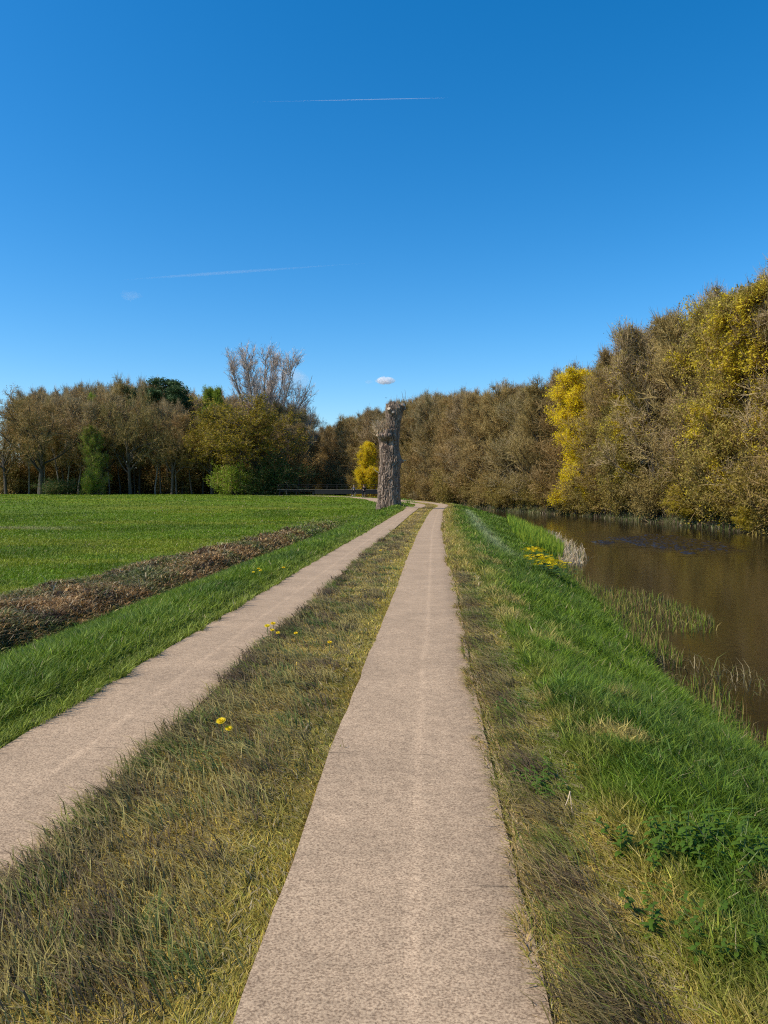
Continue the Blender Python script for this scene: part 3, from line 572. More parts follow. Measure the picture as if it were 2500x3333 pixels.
def tree_meshes(seed, kind):
    """returns (wood V,Q), (crown V,Q,T) at true size for the kind"""
    r = np.random.RandomState(seed); W_ = MB(); tw = []
    leafn, leafs = 1, .12
    if kind in ('bank', 'leafy'):           # dense bushy tree, branched to the ground
        Ht = 16; P0 = grow(r, np.zeros((1, 3)), np.array([[0, 0, 1.]]), np.array([Ht * .97]), 12, .05, .06)
        W_.tubes(P0, np.linspace(.17, .03, 12)[None], 7)
        st, d, ix, t = spawn(r, P0, 50, .0, .98, 62, 13, .2); R = 3.9; low = t < .18; d[low] = nrm(d[low] * [1, 1, .3] + [0, 0, -.12])
        L1 = R * np.interp(t, [0, .12, .5, .8, 1], [.75, 1.0, .95, .72, .38]) * (.75 + .5 * r.rand(len(t)))
        P1 = grow(r, st, d, L1, 6, .13, .13); W_.tubes(P1, np.linspace(1, .3, 6)[None] * (.018 * L1)[:, None], 4)
        st, d, ix, t = spawn(r, P1, 9, .15, 1, 45, 15, .1); L2 = .45 * L1[ix] * (.6 + .7 * r.rand(len(ix))) * (1.1 - .5 * t)
        P2 = grow(r, st, d, L2, 4, .16, .08); tw.append((P2, np.linspace(.045, .02, 4)))
        st, d, ix, t = spawn(r, P2, 8, .1, 1, 38, 18, .35); L3 = .6 * L2[ix] * (.6 + .8 * r.rand(len(ix))) + .25
        P3 = grow(r, st, d, L3, 3, .15, .05); tw.append((P3, np.linspace(.032, .014, 3)))
        st, d, ix, t = spawn(r, P3, 4, .1, 1, 40, 20, .1); L4 = .30 + .35 * r.rand(len(ix)); P4 = grow(r, st, d, L4, 2, .1, 0); tw.append((P4, np.array([.028, .01])))
        hi_ = P2[:, -1, 2] > Ht * .62; st, d, ix, t = spawn(r, P2[hi_], 5, .3, 1, 25, 15, 1.3); P5 = grow(r, st, d, .7 + .9 * r.rand(len(ix)), 3, .08, .1); tw.append((P5, np.array([.03, .022, .01])))
        leafpts = P4[:, -1]; leafpts = np.concatenate([leafpts, P3[:, -1], (P4[:, 0] + P4[:, 1]) / 2 + r.normal(size=P4[:, 0].shape) * .1]); leafs = .088
        if kind == 'leafy': leafpts = np.concatenate([leafpts, leafpts + r.normal(size=leafpts.shape) * .13]); leafs = .135; leafpts = np.concatenate([leafpts, leafpts[::2] + r.normal(size=leafpts[::2].shape) * .10])
    elif kind in ('oak', 'leafoak'):          # short trunk, broad dome
        Ht = 19; P0 = grow(r, np.zeros((1, 3)), np.array([[r.normal() * .05, 0, 1.]]), np.array([Ht * .55]), 8, .05, .08)
        W_.tubes(P0, np.linspace(.42, .20, 8)[None], 9)
        st, d, ix, t = spawn(r, P0, 15, .36, 1.0, 52, 12, .2); L1 = Ht * .52 * (.75 + .4 * r.rand(len(t))) * np.interp(t, [.3, .6, 1], [.9, 1, .85])
        P1 = grow(r, st, d, L1, 9, .13, .055); W_.tubes(P1, np.linspace(1, .22, 9)[None] * (.019 * L1)[:, None], 6)
        st, d, ix, t = spawn(r, P1, 9, .22, 1, 42, 12, .12); L2 = .48 * L1[ix] * (1.15 - .55 * t) * (.7 + .5 * r.rand(len(ix)))
        P2 = grow(r, st, d, L2, 6, .17, .05); W_.tubes(P2, np.linspace(1, .3, 6)[None] * (.013 * L2 + .01)[:, None], 3)
        st, d, ix, t = spawn(r, P2, 8, .15, 1, 42, 15, .08); L3 = .42 * L2[ix] * (.6 + .7 * r.rand(len(ix))) + .3
        P3 = grow(r, st, d, L3, 4, .18, .04); tw.append((P3, np.linspace(.05, .025, 4)))
        st, d, ix, t = spawn(r, P3, 8, .1, 1, 42, 18, .05); L4 = .35 + .6 * r.rand(len(ix)); P4 = grow(r, st, d, L4, 3, .15, 0); tw.append((P4, np.linspace(.042, .018, 3)))
        leafpts = np.concatenate([P4[:, -1], P4[:, 1]]); leafs = .125 if kind == 'oak' else .26
    elif kind == 'tall':         # woodland tree, clean trunk and narrow twiggy top
        Ht = 19; P0 = grow(r, np.zeros((1, 3)), np.array([[r.normal() * .06, 0, 1.]]), np.array([Ht * .93]), 12, .045, .06)
        W_.tubes(P0, np.linspace(.20, .03, 12)[None], 7)
        st, d, ix, t = spawn(r, P0, 26, .26, .98, 46, 10, .25); L1 = 4.2 * np.interp(t, [.2, .5, .8, 1], [.8, 1, .85, .4]) * (.7 + .5 * r.rand(len(t)))
        P1 = grow(r, st, d, L1, 7, .12, .10); W_.tubes(P1, np.linspace(1, .25, 7)[None] * (.017 * L1)[:, None], 4)
        st, d, ix, t = spawn(r, P1, 9, .2, 1, 42, 12, .15); L2 = .5 * L1[ix] * (1.1 - .5 * t)
        P2 = grow(r, st, d, L2, 5, .15, .08); tw.append((P2, np.linspace(.055, .028, 5)))
        st, d, ix, t = spawn(r, P2, 8, .1, 1, 40, 15, .1); L3 = .5 + .5 * r.rand(len(ix)); P3 = grow(r, st, d, L3, 3, .15, .05); tw.append((P3, np.linspace(.042, .02, 3)))
        st, d, ix, t = spawn(r, P3, 3, .1, 1, 40, 20, .1); L4 = .35 + .3 * r.rand(len(ix)); P4 = grow(r, st, d, L4, 2, .1, 0); tw.append((P4, np.array([.035, .015])))
        hi_ = P2[:, -1, 2] > Ht * .6; st, d, ix, t = spawn(r, P2[hi_], 5, .3, 1, 25, 15, 1.2); P5 = grow(r, st, d, .8 + .9 * r.rand(len(ix)), 3, .08, .1); tw.append((P5, np.array([.045, .03, .015])))
        leafpts = P4[:, -1]; leafs = .105
    elif kind == 'poplar':       # bare vase of ascending stems
        P0 = grow(r, np.zeros((1, 3)), np.array([[0, 0, 1.]]), np.array([9.0]), 6, .03, .05); W_.tubes(P0, np.linspace(.7, .55, 6)[None], 10)
        n = 19; az = np.arange(n) * 6.283 / n * 2.4 + r.rand(n) * .5; tilt = np.radians(np.linspace(6, 46, n)); d = np.stack([np.cos(az) * np.sin(tilt), np.sin(az) * np.sin(tilt), np.cos(tilt)], 1)
        st = P0[0, -1] + np.zeros((n, 3)) - np.array([0, 0, 1]) * r.rand(n, 1) * 1.5; L1 = 24 * np.interp(np.degrees(tilt), [0, 30, 52], [.93, 1.02, .78]) * (.9 + .1 * r.rand(n))
        P1 = grow(r, st, d, L1, 12, .045, .055); W_.tubes(P1, np.linspace(.26, .04, 12)[None] * np.ones((n, 1)), 6)
        st, d, ix, t = spawn(r, P1, 15, .22, 1, 40, 10, .2); L2 = 6.6 * (1.15 - .75 * t) * (.6 + .6 * r.rand(len(ix)))
        P2 = grow(r, st, d, L2, 7, .08, .12); W_.tubes(P2, np.linspace(.08, .04, 7)[None] * np.ones((len(P2), 1)), 3)
        st, d, ix, t = spawn(r, P2, 10, .15, 1, 42, 14, .15); L3 = 1.9 * (.5 + .8 * r.rand(len(ix))); P3 = grow(r, st, d, L3, 4, .12, .1); tw.append((P3, np.linspace(.08, .045, 4)))
        st, d, ix, t = spawn(r, P3, 6, .1, 1, 44, 18, .1); L4 = .5 + .5 * r.rand(len(ix)); P4 = grow(r, st, d, L4, 2, .1, 0); tw.append((P4, np.array([.055, .03])))
        leafpts = P4[::6, -1]; leafs = .12
    elif kind == 'shrub':        # many stems from the ground
        n = 16; d = nrm(np.concatenate([r.normal(size=(n, 2)) * .5, np.ones((n, 1))], 1)); L1 = 4.6 * (.6 + .5 * r.rand(n))
        P1 = grow(r, r.normal(size=(n, 3)) * [.5, .5, 0], d, L1, 7, .12, .02); W_.tubes(P1, np.linspace(.06, .015, 7)[None] * np.ones((n, 1)), 5)
        st, d, ix, t = spawn(r, P1, 16, .08, 1, 48, 15, .05); L2 = 1.7 * (.5 + .7 * r.rand(len(ix))); P2 = grow(r, st, d, L2, 4, .16, .02); tw.append((P2, np.linspace(.035, .02, 4)))
        st, d, ix, t = spawn(r, P2, 9, .1, 1, 45, 15, .05); L3 = .45 + .4 * r.rand(len(ix)); P3 = grow(r, st, d, L3, 3, .15, 0); tw.append((P3, np.linspace(.028, .012, 3)))
        leafpts = np.concatenate([P3[:, -1], P3[:, 1], P3[:, 1] + r.normal(size=P3[:, 1].shape) * .15, P3[:, -1] + r.normal(size=P3[:, 1].shape) * .2]); leafs = .16
    elif kind == 'pine':
        Ht = 23; P0 = grow(r, np.zeros((1, 3)), np.array([[0.02, 0, 1.]]), np.array([Ht * .97]), 10, .03, .05); W_.tubes(P0, np.linspace(.3, .06, 10)[None], 8)
        st, d, ix, t = spawn(r, P0, 26, .52, 1, 72, 14, .12); L1 = 4.6 * np.interp(t, [.5, .65, .9, 1], [.8, 1, .7, .3]) * (.6 + .6 * r.rand(len(t)))
        P1 = grow(r, st, d, L1, 6, .15, .07); W_.tubes(P1, np.linspace(1, .3, 6)[None] * (.02 * L1)[:, None], 5)
        st, d, ix, t = spawn(r, P1, 9, .35, 1, 45, 15, .25); P2 = grow(r, st, d, 1.0 * (.5 + .7 * r.rand(len(ix))), 3, .15, .1); tw.append((P2, np.array([.05, .04, .03])))
        cen = np.repeat(P2[:, -1], 60, 0); leafpts = cen + r.normal(size=cen.shape) * [.42, .42, .24]; leafs = .26
    crown = MB(); LV, LT = leaf_tris(r, leafpts, leafs)
    for P_, w_ in tw:
        V, Q = ribbons(P_, np.tile(w_, (len(P_), 1)), r); crown.add(V, Q)
    nq = sum(len(q) for q in crown.Q); crown.add(LV, None, LT)
    return W_, crown, nq
PROTO = {}
def proto(kind, seed, frac=1.0):
    key = (kind, seed, frac)
    if key not in PROTO:
        W_, c, nq = tree_meshes(seed, kind)
        a = W_.build("trunk", M['bark']); T = np.concatenate(c.T)
        if frac < 1: T = T[np.random.RandomState(1).rand(len(T)) < frac]
        bq = np.concatenate(c.Q)
        o = mesh_np("crown", np.concatenate(c.V), bq, T, [M['twig_brown'], M['bud_brown']], tm=1)
        PROTO[key] = (a.data, o.data); bpy.data.objects.remove(a); bpy.data.objects.remove(o)
    return PROTO[key]
def tree(name, kind, seed, loc, sc, rz, label, cat="tree", group=None, bark='bark', twig='twig_brown', leaf='bud_brown', frac=1.0, parts=True):
    a, c = proto(kind, seed, frac); root = empty(name, loc, rz); root.scale = sc
    tag(root, label, cat, group)
    t = bpy.data.objects.new("trunk", a); COL.objects.link(t); t.parent = root
    k = bpy.data.objects.new("crown", c); COL.objects.link(k); k.parent = root
    t.material_slots[0].link = 'OBJECT'; t.material_slots[0].material = M[bark]
    for i, mm in enumerate((twig, leaf)): k.material_slots[i].link = 'OBJECT'; k.material_slots[i].material = M[mm]
    return root
R2 = random.Random(5)
def px_of(x, y): return 1250 + 2400 * x / y
ORD = ["first", "second", "third", "fourth", "fifth", "sixth", "seventh", "eighth", "ninth", "tenth", "eleventh", "twelfth", "thirteenth", "fourteenth", "fifteenth", "sixteenth", "seventeenth", "eighteenth", "nineteenth", "twentieth", "twenty-first", "twenty-second", "twenty-third", "twenty-fourth", "twenty-fifth", "twenty-sixth", "twenty-seventh", "twenty-eighth", "twenty-ninth", "thirtieth", "thirty-first", "thirty-second", "thirty-third", "thirty-fourth", "thirty-fifth", "thirty-sixth", "thirty-seventh", "thirty-eighth", "thirty-ninth", "fortieth"]
TOPX = [900, 1020, 1100, 1170, 1240, 1300, 1400, 1480, 1560, 1620, 1700, 1760, 1900, 2000, 2080, 2160, 2250, 2330, 2420, 2480, 2700, 3400]
TOPY = [1440, 1412, 1380, 1350, 1335, 1305, 1282, 1272, 1278, 1268, 1252, 1240, 1195, 1150, 1065, 1035, 1000, 970, 920, 880, 760, 500]
def bank_height(x, y, z): return (1590 - np.interp(px_of(x, y), TOPX, TOPY)) / 2400 * y + EYE - z
line = smooth_line([(28.4, 36), (28.2, 50), (27.8, 62), (25.6, 77), (23.6, 88), (19.8, 98), (16.6, 107), (12.6, 119), (7.4, 136), (-2.8, 161), (-18, 195), (-28, 215)], .5)
step = 0; k = 0; front = []
while k < len(line):
    front.append(line[k]); k += int((3.5 + 1.0 * R2.random()) / .5)
# yellow / golden trees of the front row by direction of sight
kinds = []
for p in front:
    q = px_of(*p)
    kinds.append(q)
used = set()
def nearest(px_t):
    i = min((j for j in range(len(front)) if j not in used), key=lambda j: abs(kinds[j] - px_t)); used.add(i); return i
special = {nearest(1905): ('leafy', 'leaf_yellow', 'twig_brown', "bright yellow narrow willow of the far bank, the most vivid tree in the view", .85, .97, -1.6),
           nearest(2455): ('leafy', 'leaf_patch2', 'twig_brown', "tall golden green leafing tree at the right edge of the far bank", 1.0, 1.0, -.6),
           nearest(2350): ('leafy', 'leaf_patch', 'twig_brown', "brown tree with golden leaf tufts, left of the tall golden one at the right edge", 1.0, 1.0, -.6),
           nearest(2160): ('bank', 'leaf_patch', 'twig_grey', "grey twiggy bank tree with a few yellow leaf tufts low down", 1.0, 1.0, 0),
           nearest(2070): ('leafy', 'leaf_patch', 'twig_brown', "brown tree with golden tufts halfway up, right of the yellow willow", .9, .95, -.5),
           nearest(1975): ('bank', 'leaf_patch2', 'twig_brown', "golden brown tree touching the right side of the yellow willow", .95, 1.0, 0)}
n_plain = 0
for j, p in sorted(enumerate(front), key=lambda e: kinds[e[0]]):
    x, y = float(p[0]) + R2.uniform(-.4, .8), float(p[1]) + R2.uniform(-.6, .6); z = float(H(np.array([x]), np.array([y]))[0]) - .05
    h = float(bank_height(x, y, z)) * R2.uniform(.89, .96); sv = h / 16; sw = R2.uniform(.95, 1.2)
    kd = 'bank'; fx = 0
    if j in special:
        kd, lf, twg, lab, fw_, fh_, fx = special[j]; sw *= fw_; sv *= fh_; x += fx
    else:
        lm = "left of the dead trunk" if kinds[j] < 1272 else "right of the dead trunk" if kinds[j] < 1800 else "right of the yellow column tree" if kinds[j] < 2500 else None
        if lm is None: lab = "%s budding bank tree past the right edge of the photo" % ORD[sum(1 for q_ in kinds if 2500 <= q_ < kinds[j])]
        else:
            if lm.startswith("left"): n_ = sum(1 for i_, q_ in enumerate(kinds) if kinds[j] < q_ < 1272 and i_ not in special)
            else: lo = 1272 if "trunk" in lm else 1800; n_ = sum(1 for i_, q_ in enumerate(kinds) if lo <= q_ < kinds[j] and i_ not in special)
            lab = "%s brown budding tree of the far bank front row, %s" % (ORD[n_], lm)
        lf = R2.choice(['bud_brown', 'bud_brown', 'bud_olive', 'bud_brown', 'bud_olive']); twg = R2.choice(['twig_brown', 'twig_brown', 'twig_grey'])
    tree("bank_tree", kd, 100 + R2.randrange(5), (x, y, z), (sw, sw, sv), R2.uniform(0, 6.28), lab, frac=.45 if kd == 'bank' else .8, group="trees lining the far bank of the river", twig=twg, leaf=lf)
# the second and third rows close the gaps
nb_ = [0, 0]
for row, off in ((0, 4.6), (1, 9.5)):
    k = R2.randrange(6)
    while k < len(line) - 2:
        p = line[k]; t = nrm(line[min(k + 2, len(line) - 1)] - line[max(k - 2, 0)]); nn = np.array([t[1], -t[0]])
        x, y = p + nn * off + np.array([R2.uniform(-.8, .8), R2.uniform(-.8, .8)]); z = -.45
        h = float(bank_height(x, y, z)) * R2.uniform(.88, .97)
        tree("bank_tree", 'bank', 100 + R2.randrange(5), (x, y, z), (1.12, 1.12, h / 16), R2.uniform(0, 6.28), frac=.45, label= "%s bare tree in the %s row of the far bank wood, counted from the right" % (ORD[nb_[row]], ["second", "third"][row]),
             group="bare trees behind the far bank front row", twig=R2.choice(['twig_brown', 'twig_grey', 'twig_grey']), leaf=R2.choice(['bud_brown', 'bud_olive']))
        nb_[row] += 1
        k += int((4.2 + 1.5 * R2.random()) / .5) + row * 2
# yellow willows in front of the row
def yellow(x, y, ht, rad, seed, label, leaf='leaf_yellow', z=None):
    z = float(H(np.array([x]), np.array([y]))[0]) - .05 if z is None else z
    tree("yellow_willow", 'leafy', seed, (x, y, z), (rad / 3.9, rad / 3.9, ht / 16), R2.uniform(0, 6), label, leaf=leaf, twig='twig_brown')
yellow(-3.4, 146, 12.8, 2.6, 102, "yellow willow seen just left of the dead trunk, behind the cyclists")
yellow(26.4, 63.0, 4.6, 2.2, 100, "low yellow bush at the foot of the far bank trees", 'leaf_gold')
yellow(26.6, 53.0, 3.6, 1.6, 101, "small yellow bush above the waterline near the right edge", 'leaf_gold')

# --- wood at the far side of the meadow
def at_px(px, d): return (px - 1250) / 2400 * d
def wood(name, kind, seed, px, top, d, wpx, label, **kw):
    x = at_px(px, d); z = float(H(np.array([x]), np.array([d]))[0]) - .05; h = (1590 - top) / 2400 * d + EYE - z
    nat = {'oak': (19.0, 17.0), 'tall': (19, 8.0), 'pine': (23, 9), 'shrub': (3.9, 4.8), 'poplar': (32, 24), 'bank': (16, 8.2), 'leafy': (16, 8.2), 'leafoak': (19, 17.0)}[kind]
    w = wpx / 2400 * d
    return tree(name, kind, seed, (x, d, z), (w / nat[1], w / nat[1], h / nat[0]), kw.pop('rz', R2.uniform(0, 6.28)), label, **kw)
wood("oak_tree", 'leafoak', 201, 848, 1294, 138, 390, "broad rounded olive oak at the right end of the meadow wood", leaf='leaf_olive', twig='twig_dark')
wood("oak_tree", 'leafoak', 202, 690, 1304, 146, 230, "olive oak just left of the broad rounded oak", leaf='leaf_olive', twig='twig_brown')
wood("oak_tree", 'oak', 203, 135, 1290, 144, 330, "big brown oak at the left end of the meadow wood", leaf='bud_brown', twig='twig_brown')
wood("oak_tree", 'oak', 204, 330, 1296, 149, 270, "brown oak second from the left in the meadow wood", leaf='bud_brown', twig='twig_grey')
wood("oak_tree", 'oak', 201, 425, 1282, 146, 250, "dense reddish brown oak left of the pine", leaf='bud_brown', twig='twig_brown', rz=2.0)
wood("oak_tree", 'oak', 202, 560, 1345, 145, 210, "low brown oak standing in front of the pine", leaf='bud_olive', twig='twig_brown', rz=4.0)
wood("oak_tree", 'oak', 203, 20, 1335, 152, 240, "brown oak cut off by the left edge of the photo", leaf='bud_brown', twig='twig_brown', rz=1.0)
wood("pine_tree", 'pine', 301, 548, 1232, 158, 175, "dark green pine rising above the middle of the wood", leaf='needle', twig='twig_dark')
wood("pine_tree", 'pine', 302, 432, 1272, 165, 90, "small dark pine top left of the big pine", leaf='needle', twig='twig_dark')
wood("willow_tree", 'leafy', 103, 712, 1275, 156, 105, "light green leafing willow crown behind the olive oaks", leaf='leaf_lime', twig='twig_brown')
wood("birch_tree", 'leafy', 102, 305, 1400, 142, 90, "lime green young tree in front of the brown wood", leaf='leaf_lime', twig='twig_brown', frac=.35)
wood("birch_tree", 'leafy', 104, 318, 1300, 155, 70, "small lime green tree top between two brown oaks", leaf='leaf_lime', twig='twig_brown')
wood("poplar_tree", 'poplar', 501, 858, 1146, 168, 330, "tall bare greyish poplar with fanned stems above the oak", bark='bark_pale', twig='twig_pale', leaf='twig_pale', rz=.4)
wood("poplar_tree", 'poplar', 502, 960, 1318, 172, 170, "lower bare poplar at the right shoulder of the olive oak", bark='bark_pale', twig='twig_pale', leaf='twig_pale', rz=1.4)
for i, (px, top, d, w, nm, lb, lf) in enumerate([(775, 1530, 136, 115, "shrub", "bright green shrub at the left foot of the broad oak", 'leaf_lime'),
        (905, 1515, 137, 135, "shrub", "dark green shrub under the right side of the broad oak", 'leaf_green'), (838, 1548, 135, 105, "shrub", "green shrub around the trunk of the broad oak", 'leaf_green'),
        (185, 1568, 141, 85, "shrub", "low green shrub beside the trunk of the big left oak", 'leaf_green'), (300, 1548, 141, 55, "shrub", "lime green shrub under the lime green young tree", 'leaf_lime')]):
    wood(nm, 'shrub', 600 + i % 3, px, top, d, w, lb, leaf=lf, twig='twig_brown', cat="shrub")
npl = 0
PXL = list(range(90, 980, 34))
for px in PXL:
    d = 150 + R2.uniform(-4, 6); top = np.interp(px, [0, 100, 450, 600, 800, 980], [1330, 1292, 1275, 1310, 1330, 1370]) + R2.uniform(8, 60)
    wood("woodland_tree", 'tall', 400 + R2.randrange(4), px + R2.uniform(-10, 10), top, d, R2.uniform(95, 130), "slim bare trunked tree, %s from the left inside the edge of the meadow wood" % ORD[npl],
         group="slim trees inside the meadow wood", leaf=R2.choice(['bud_brown', 'bud_olive']), bark=R2.choice(['bark', 'bark', 'bark_pale']), twig=R2.choice(['twig_brown', 'twig_grey']))
    npl += 1
for d0, st_ in ((162, 40), (174, 38), (188, 38), (202, 36)):
    for ni_, px in enumerate(range(90, 1000, st_)):
        top = np.interp(px, [0, 100, 350, 480, 600, 800, 985], [1315, 1290, 1262, 1252, 1272, 1300, 1345]) + R2.uniform(-14, 26)
        wood("woodland_tree", 'tall', 400 + R2.randrange(4), px + R2.uniform(-16, 16), top, d0 + R2.uniform(-4, 4), R2.uniform(110, 150), "%s bare tree from the left in the %s row deep in the meadow wood" % (ORD[ni_], {162: "second", 174: "third", 188: "fourth", 202: "rearmost"}[d0]),
             group="bare trees deep in the meadow wood", leaf='bud_brown', twig=R2.choice(['twig_brown', 'twig_grey', 'twig_grey']))
for ni_, px in enumerate(range(-10, 990, 26)):      # low brush inside the wood
    wood("brush", 'shrub', 600 + R2.randrange(3), px + R2.uniform(-12, 12), 1520 + R2.uniform(-22, 18), 165 + R2.uniform(-8, 14), R2.uniform(90, 140), "%s patch of brown brush from the left on the meadow wood floor" % ORD[ni_],
         cat="shrub", group="brown brush inside the meadow wood", leaf='bud_brown', twig='twig_brown')
for i, px in enumerate(range(-420, 260, 26)):   # far wood beyond the left end
    wood("distant_tree", 'tall', 400 + R2.randrange(4), px + R2.uniform(-8, 8), 1522 + R2.uniform(-10, 12) - (6 if px < 60 else 0), 262 + R2.uniform(-8, 16), 62, "%s small distant bare tree from the left beyond the meadow end" % ORD[i],
         group="distant trees beyond the meadow", leaf='bud_brown', twig='twig_grey')
# thicket along the far waterline hides the stems
thick = smooth_line([(26.9, 40), (26.9, 62), (24.7, 77), (22.6, 88), (18.7, 98), (15.6, 107), (11.6, 119), (6.6, 136), (-3.6, 161), (-19, 195)], .5)
k = 0; nth = 0; cnt_ = {}
while k < len(thick):
    x, y = thick[k]; x += R2.uniform(-.3, .9); z = float(H(np.array([x]), np.array([y]))[0]) - .1; sc_ = R2.uniform(.62, 1.05)
    q = px_of(x, y); lm = "left of the dead trunk" if q < 1272 else "between dead trunk and yellow column" if q < 1800 else "right of the yellow column" if q < 2510 else "past the right edge"
    tree("bank_shrub", 'shrub', 600 + R2.randrange(3), (x, y, z), (sc_, sc_, sc_ * R2.uniform(.8, 1.25)), R2.uniform(0, 6.28), "%s brown shrub at the far waterline, %s" % (ORD[cnt_.setdefault(lm, 0)], lm), cat="shrub",
         group="shrubs along the far waterline", leaf=R2.choice(['bud_brown', 'bud_brown', 'bud_olive', 'bud_olive']), twig='twig_brown'); nth += 1
    cnt_[lm] += 1; k += int(R2.uniform(2.6, 4.2) / .5)

# ------------------------------------------------------------ the dead pollarded trunk
TX, TY = 0.387, 58.0; TZ = 0.30
KU = 0.00437
def prof(tab, z):
    t = np.array(tab, float); zz = (2110 - t[:, 0]) * KU; o = np.argsort(zz)
    return np.interp(z, zz[o], ((t[:, 1] - 476) * KU)[o]), np.interp(z, zz[o], ((t[:, 2] - 476) * KU)[o])
LOW = [(2160, 246, 706), (2110, 258, 697), (2050, 270, 690), (1900, 281, 680), (1650, 279, 672), (1500, 296, 675), (1400, 310, 690), (1320, 313, 704), (1250, 311, 690), (1150, 305, 672), (1000, 300, 664), (900, 290, 664), (865, 280, 664), (840, 276, 660), (815, 300, 655)]
UPP = [(1100, 470, 655), (900, 438, 657), (800, 432, 664), (700, 420, 678), (600, 424, 690), (500, 416, 714), (420, 416, 740), (375, 414, 760), (330, 414, 752), (300, 418, 738), (272, 424, 700)]
def bark_tube(mb, tab, z0, z1, nz, na, furrow, amp, seed, burl=0.0, top_fn=None):
    th = np.linspace(0, 2 * math.pi, na + 1) - 1.5 * math.pi; th = th[:-1]      # seam at the far side
    zz = np.linspace(z0, z1, nz); L_, R_ = prof(tab, zz); TH, Z = np.meshgrid(th, zz)
    c = ((L_ + R_) / 2)[:, None]; rx = ((R_ - L_) / 2)[:, None]; fr = (TH + 1.5 * math.pi) / (2 * math.pi)
    warp = (fbm(fr * 22 + seed, Z * 1.1, 3) - .5) * 5.5 + (fbm(fr * 60 + seed, Z * 3.1, 2) - .5) * 1.2
    f1 = np.abs(np.sin(math.pi * (fr * furrow + warp))) ; f1 = f1 ** .55
    f2 = fbm(fr * 90 + 5, Z * 2.4 + seed, 3)
    lump = (fbm(fr * 9 + seed, Z * .9, 3) - .5) * .16 + (fbm(fr * 20 + seed, Z * 2.2, 2) - .5) * .10 * (Z > 2.2)
    r = rx * 0.985 + amp * (f1 - .85) + .05 * (f2 - .5) + lump * rx
    flare = np.exp(-(Z / .35)) * .12 * (fbm(fr * 14 + seed, Z * 0 + 2, 2) - .35); r = r + flare
    if burl:       # ledge of the old cut, bulging towards the track
        fa = np.exp(-((TH + math.pi * .5 + .35) / .75) ** 2) * (.45 + 1.1 * vn(TH * 3.1 + 2, TH * 0 + 7)); r = r + burl * fa * np.exp(-((Z - (z1 - .22)) / .30) ** 2) - .16 * fa * np.exp(-((Z - (z1 - .75)) / .3) ** 2)
        r = r + .22 * np.exp(-((TH) / .16) ** 2) * np.exp(-((Z - 3.48) / .14) ** 2)
    X = c + r * np.cos(TH); Y = r * .96 * np.sin(TH); Zo = Z + (top_fn(X, TH) * (Z > z1 - .02) if top_fn else 0)
    V = np.stack([X, Y, Zo], -1).reshape(-1, 3); a, b_2 = np.meshgrid(np.arange(nz - 1), np.arange(na), indexing='ij')
    Q = np.stack([a * na + b_2, a * na + (b_2 + 1) % na, (a + 1) * na + (b_2 + 1) % na, (a + 1) * na + b_2], -1).reshape(-1, 4)
    # splintered top closed with two shrinking rings
    top = V[-na:]; cen = top.mean(0); n0 = len(V); V = np.concatenate([V, cen + (top - cen) * .55 + np.stack([np.zeros(na), np.zeros(na), (vn(th * 9 + seed, th * 0) - .5) * .3], 1), [cen - [0, 0, .12]]])
    j = np.arange(na); Q = np.concatenate([Q, np.stack([n0 - na + j, n0 - na + (j + 1) % na, n0 + (j + 1) % na, n0 + j], -1)])
    mb.add(V, Q, np.stack([n0 + j, n0 + (j + 1) % na, np.full(na, n0 + na)], -1))
m, nt, b = new_mat("furrowed_poplar_bark")
ge = node(nt, "ShaderNodeNewGeometry"); tc = node(nt, "ShaderNodeTexCoord"); mp = node(nt, "ShaderNodeMapping"); mp.inputs["Scale"].default_value = (7, 7, 1.1); nt.links.new(tc.outputs["Object"], mp.inputs[0])
no = node(nt, "ShaderNodeTexNoise", Scale=1.0, Detail=8.0, Roughness=.7); nt.links.new(mp.outputs[0], no.inputs["Vector"])
r = node(nt, "ShaderNodeValToRGB"); r.color_ramp.elements[0].position = .32; r.color_ramp.elements[0].color = (.045, .03, .02, 1); r.color_ramp.elements[1].position = .62; r.color_ramp.elements[1].color = (.44, .315, .225, 1)
nt.links.new(no.outputs["Fac"], r.inputs[0]); nt.links.new(r.outputs[0], b.inputs["Base Color"]); b.inputs["Roughness"].default_value = .92; b.inputs["Specular IOR Level"].default_value = .15
bp = node(nt, "ShaderNodeBump", Strength=.8, Distance=.05); nt.links.new(no.outputs["Fac"], bp.inputs["Height"]); nt.links.new(bp.outputs[0], b.inputs["Normal"]); M['dead'] = m
M['cut'] = simple("pale_cut_wood", (.50, .40, .29), .9, .1, .25, 6)
M['shoot'] = simple("tan_shoots", (.60, .44, .27), .8, .2, .3, 3)
TR = empty("dead_tree_trunk", (TX, TY, TZ)); tag(TR, "massive dead pollarded tree trunk with furrowed grey bark, standing on the grass beside the track", "tree trunk")
mb = MB()
bark_tube(mb, LOW, -.3, (2110 - 822) * KU, 230, 620, 27, .135, 3, burl=.24, top_fn=lambda X, T: .34 * np.clip(X + .55, 0, 1) + .35 * (vn(T * 2.2 + 9, T * 0) - .55) + .12 * vn(T * 9, T * 0 + 4))
mb.build("trunk", M['dead'], TR, smooth=False)
mb = MB(); bark_tube(mb, UPP, (2110 - 1080) * KU, (2110 - 300) * KU, 130, 420, 20, .10, 8, top_fn=lambda X, T: np.where((X > .04) & (X < .72), .14, 0) - .22 * np.clip((X - .72) / .4, 0, 1.2) + .05 * np.sin(X * 23))
mb.build("upper_stem", M['dead'], TR, smooth=False)
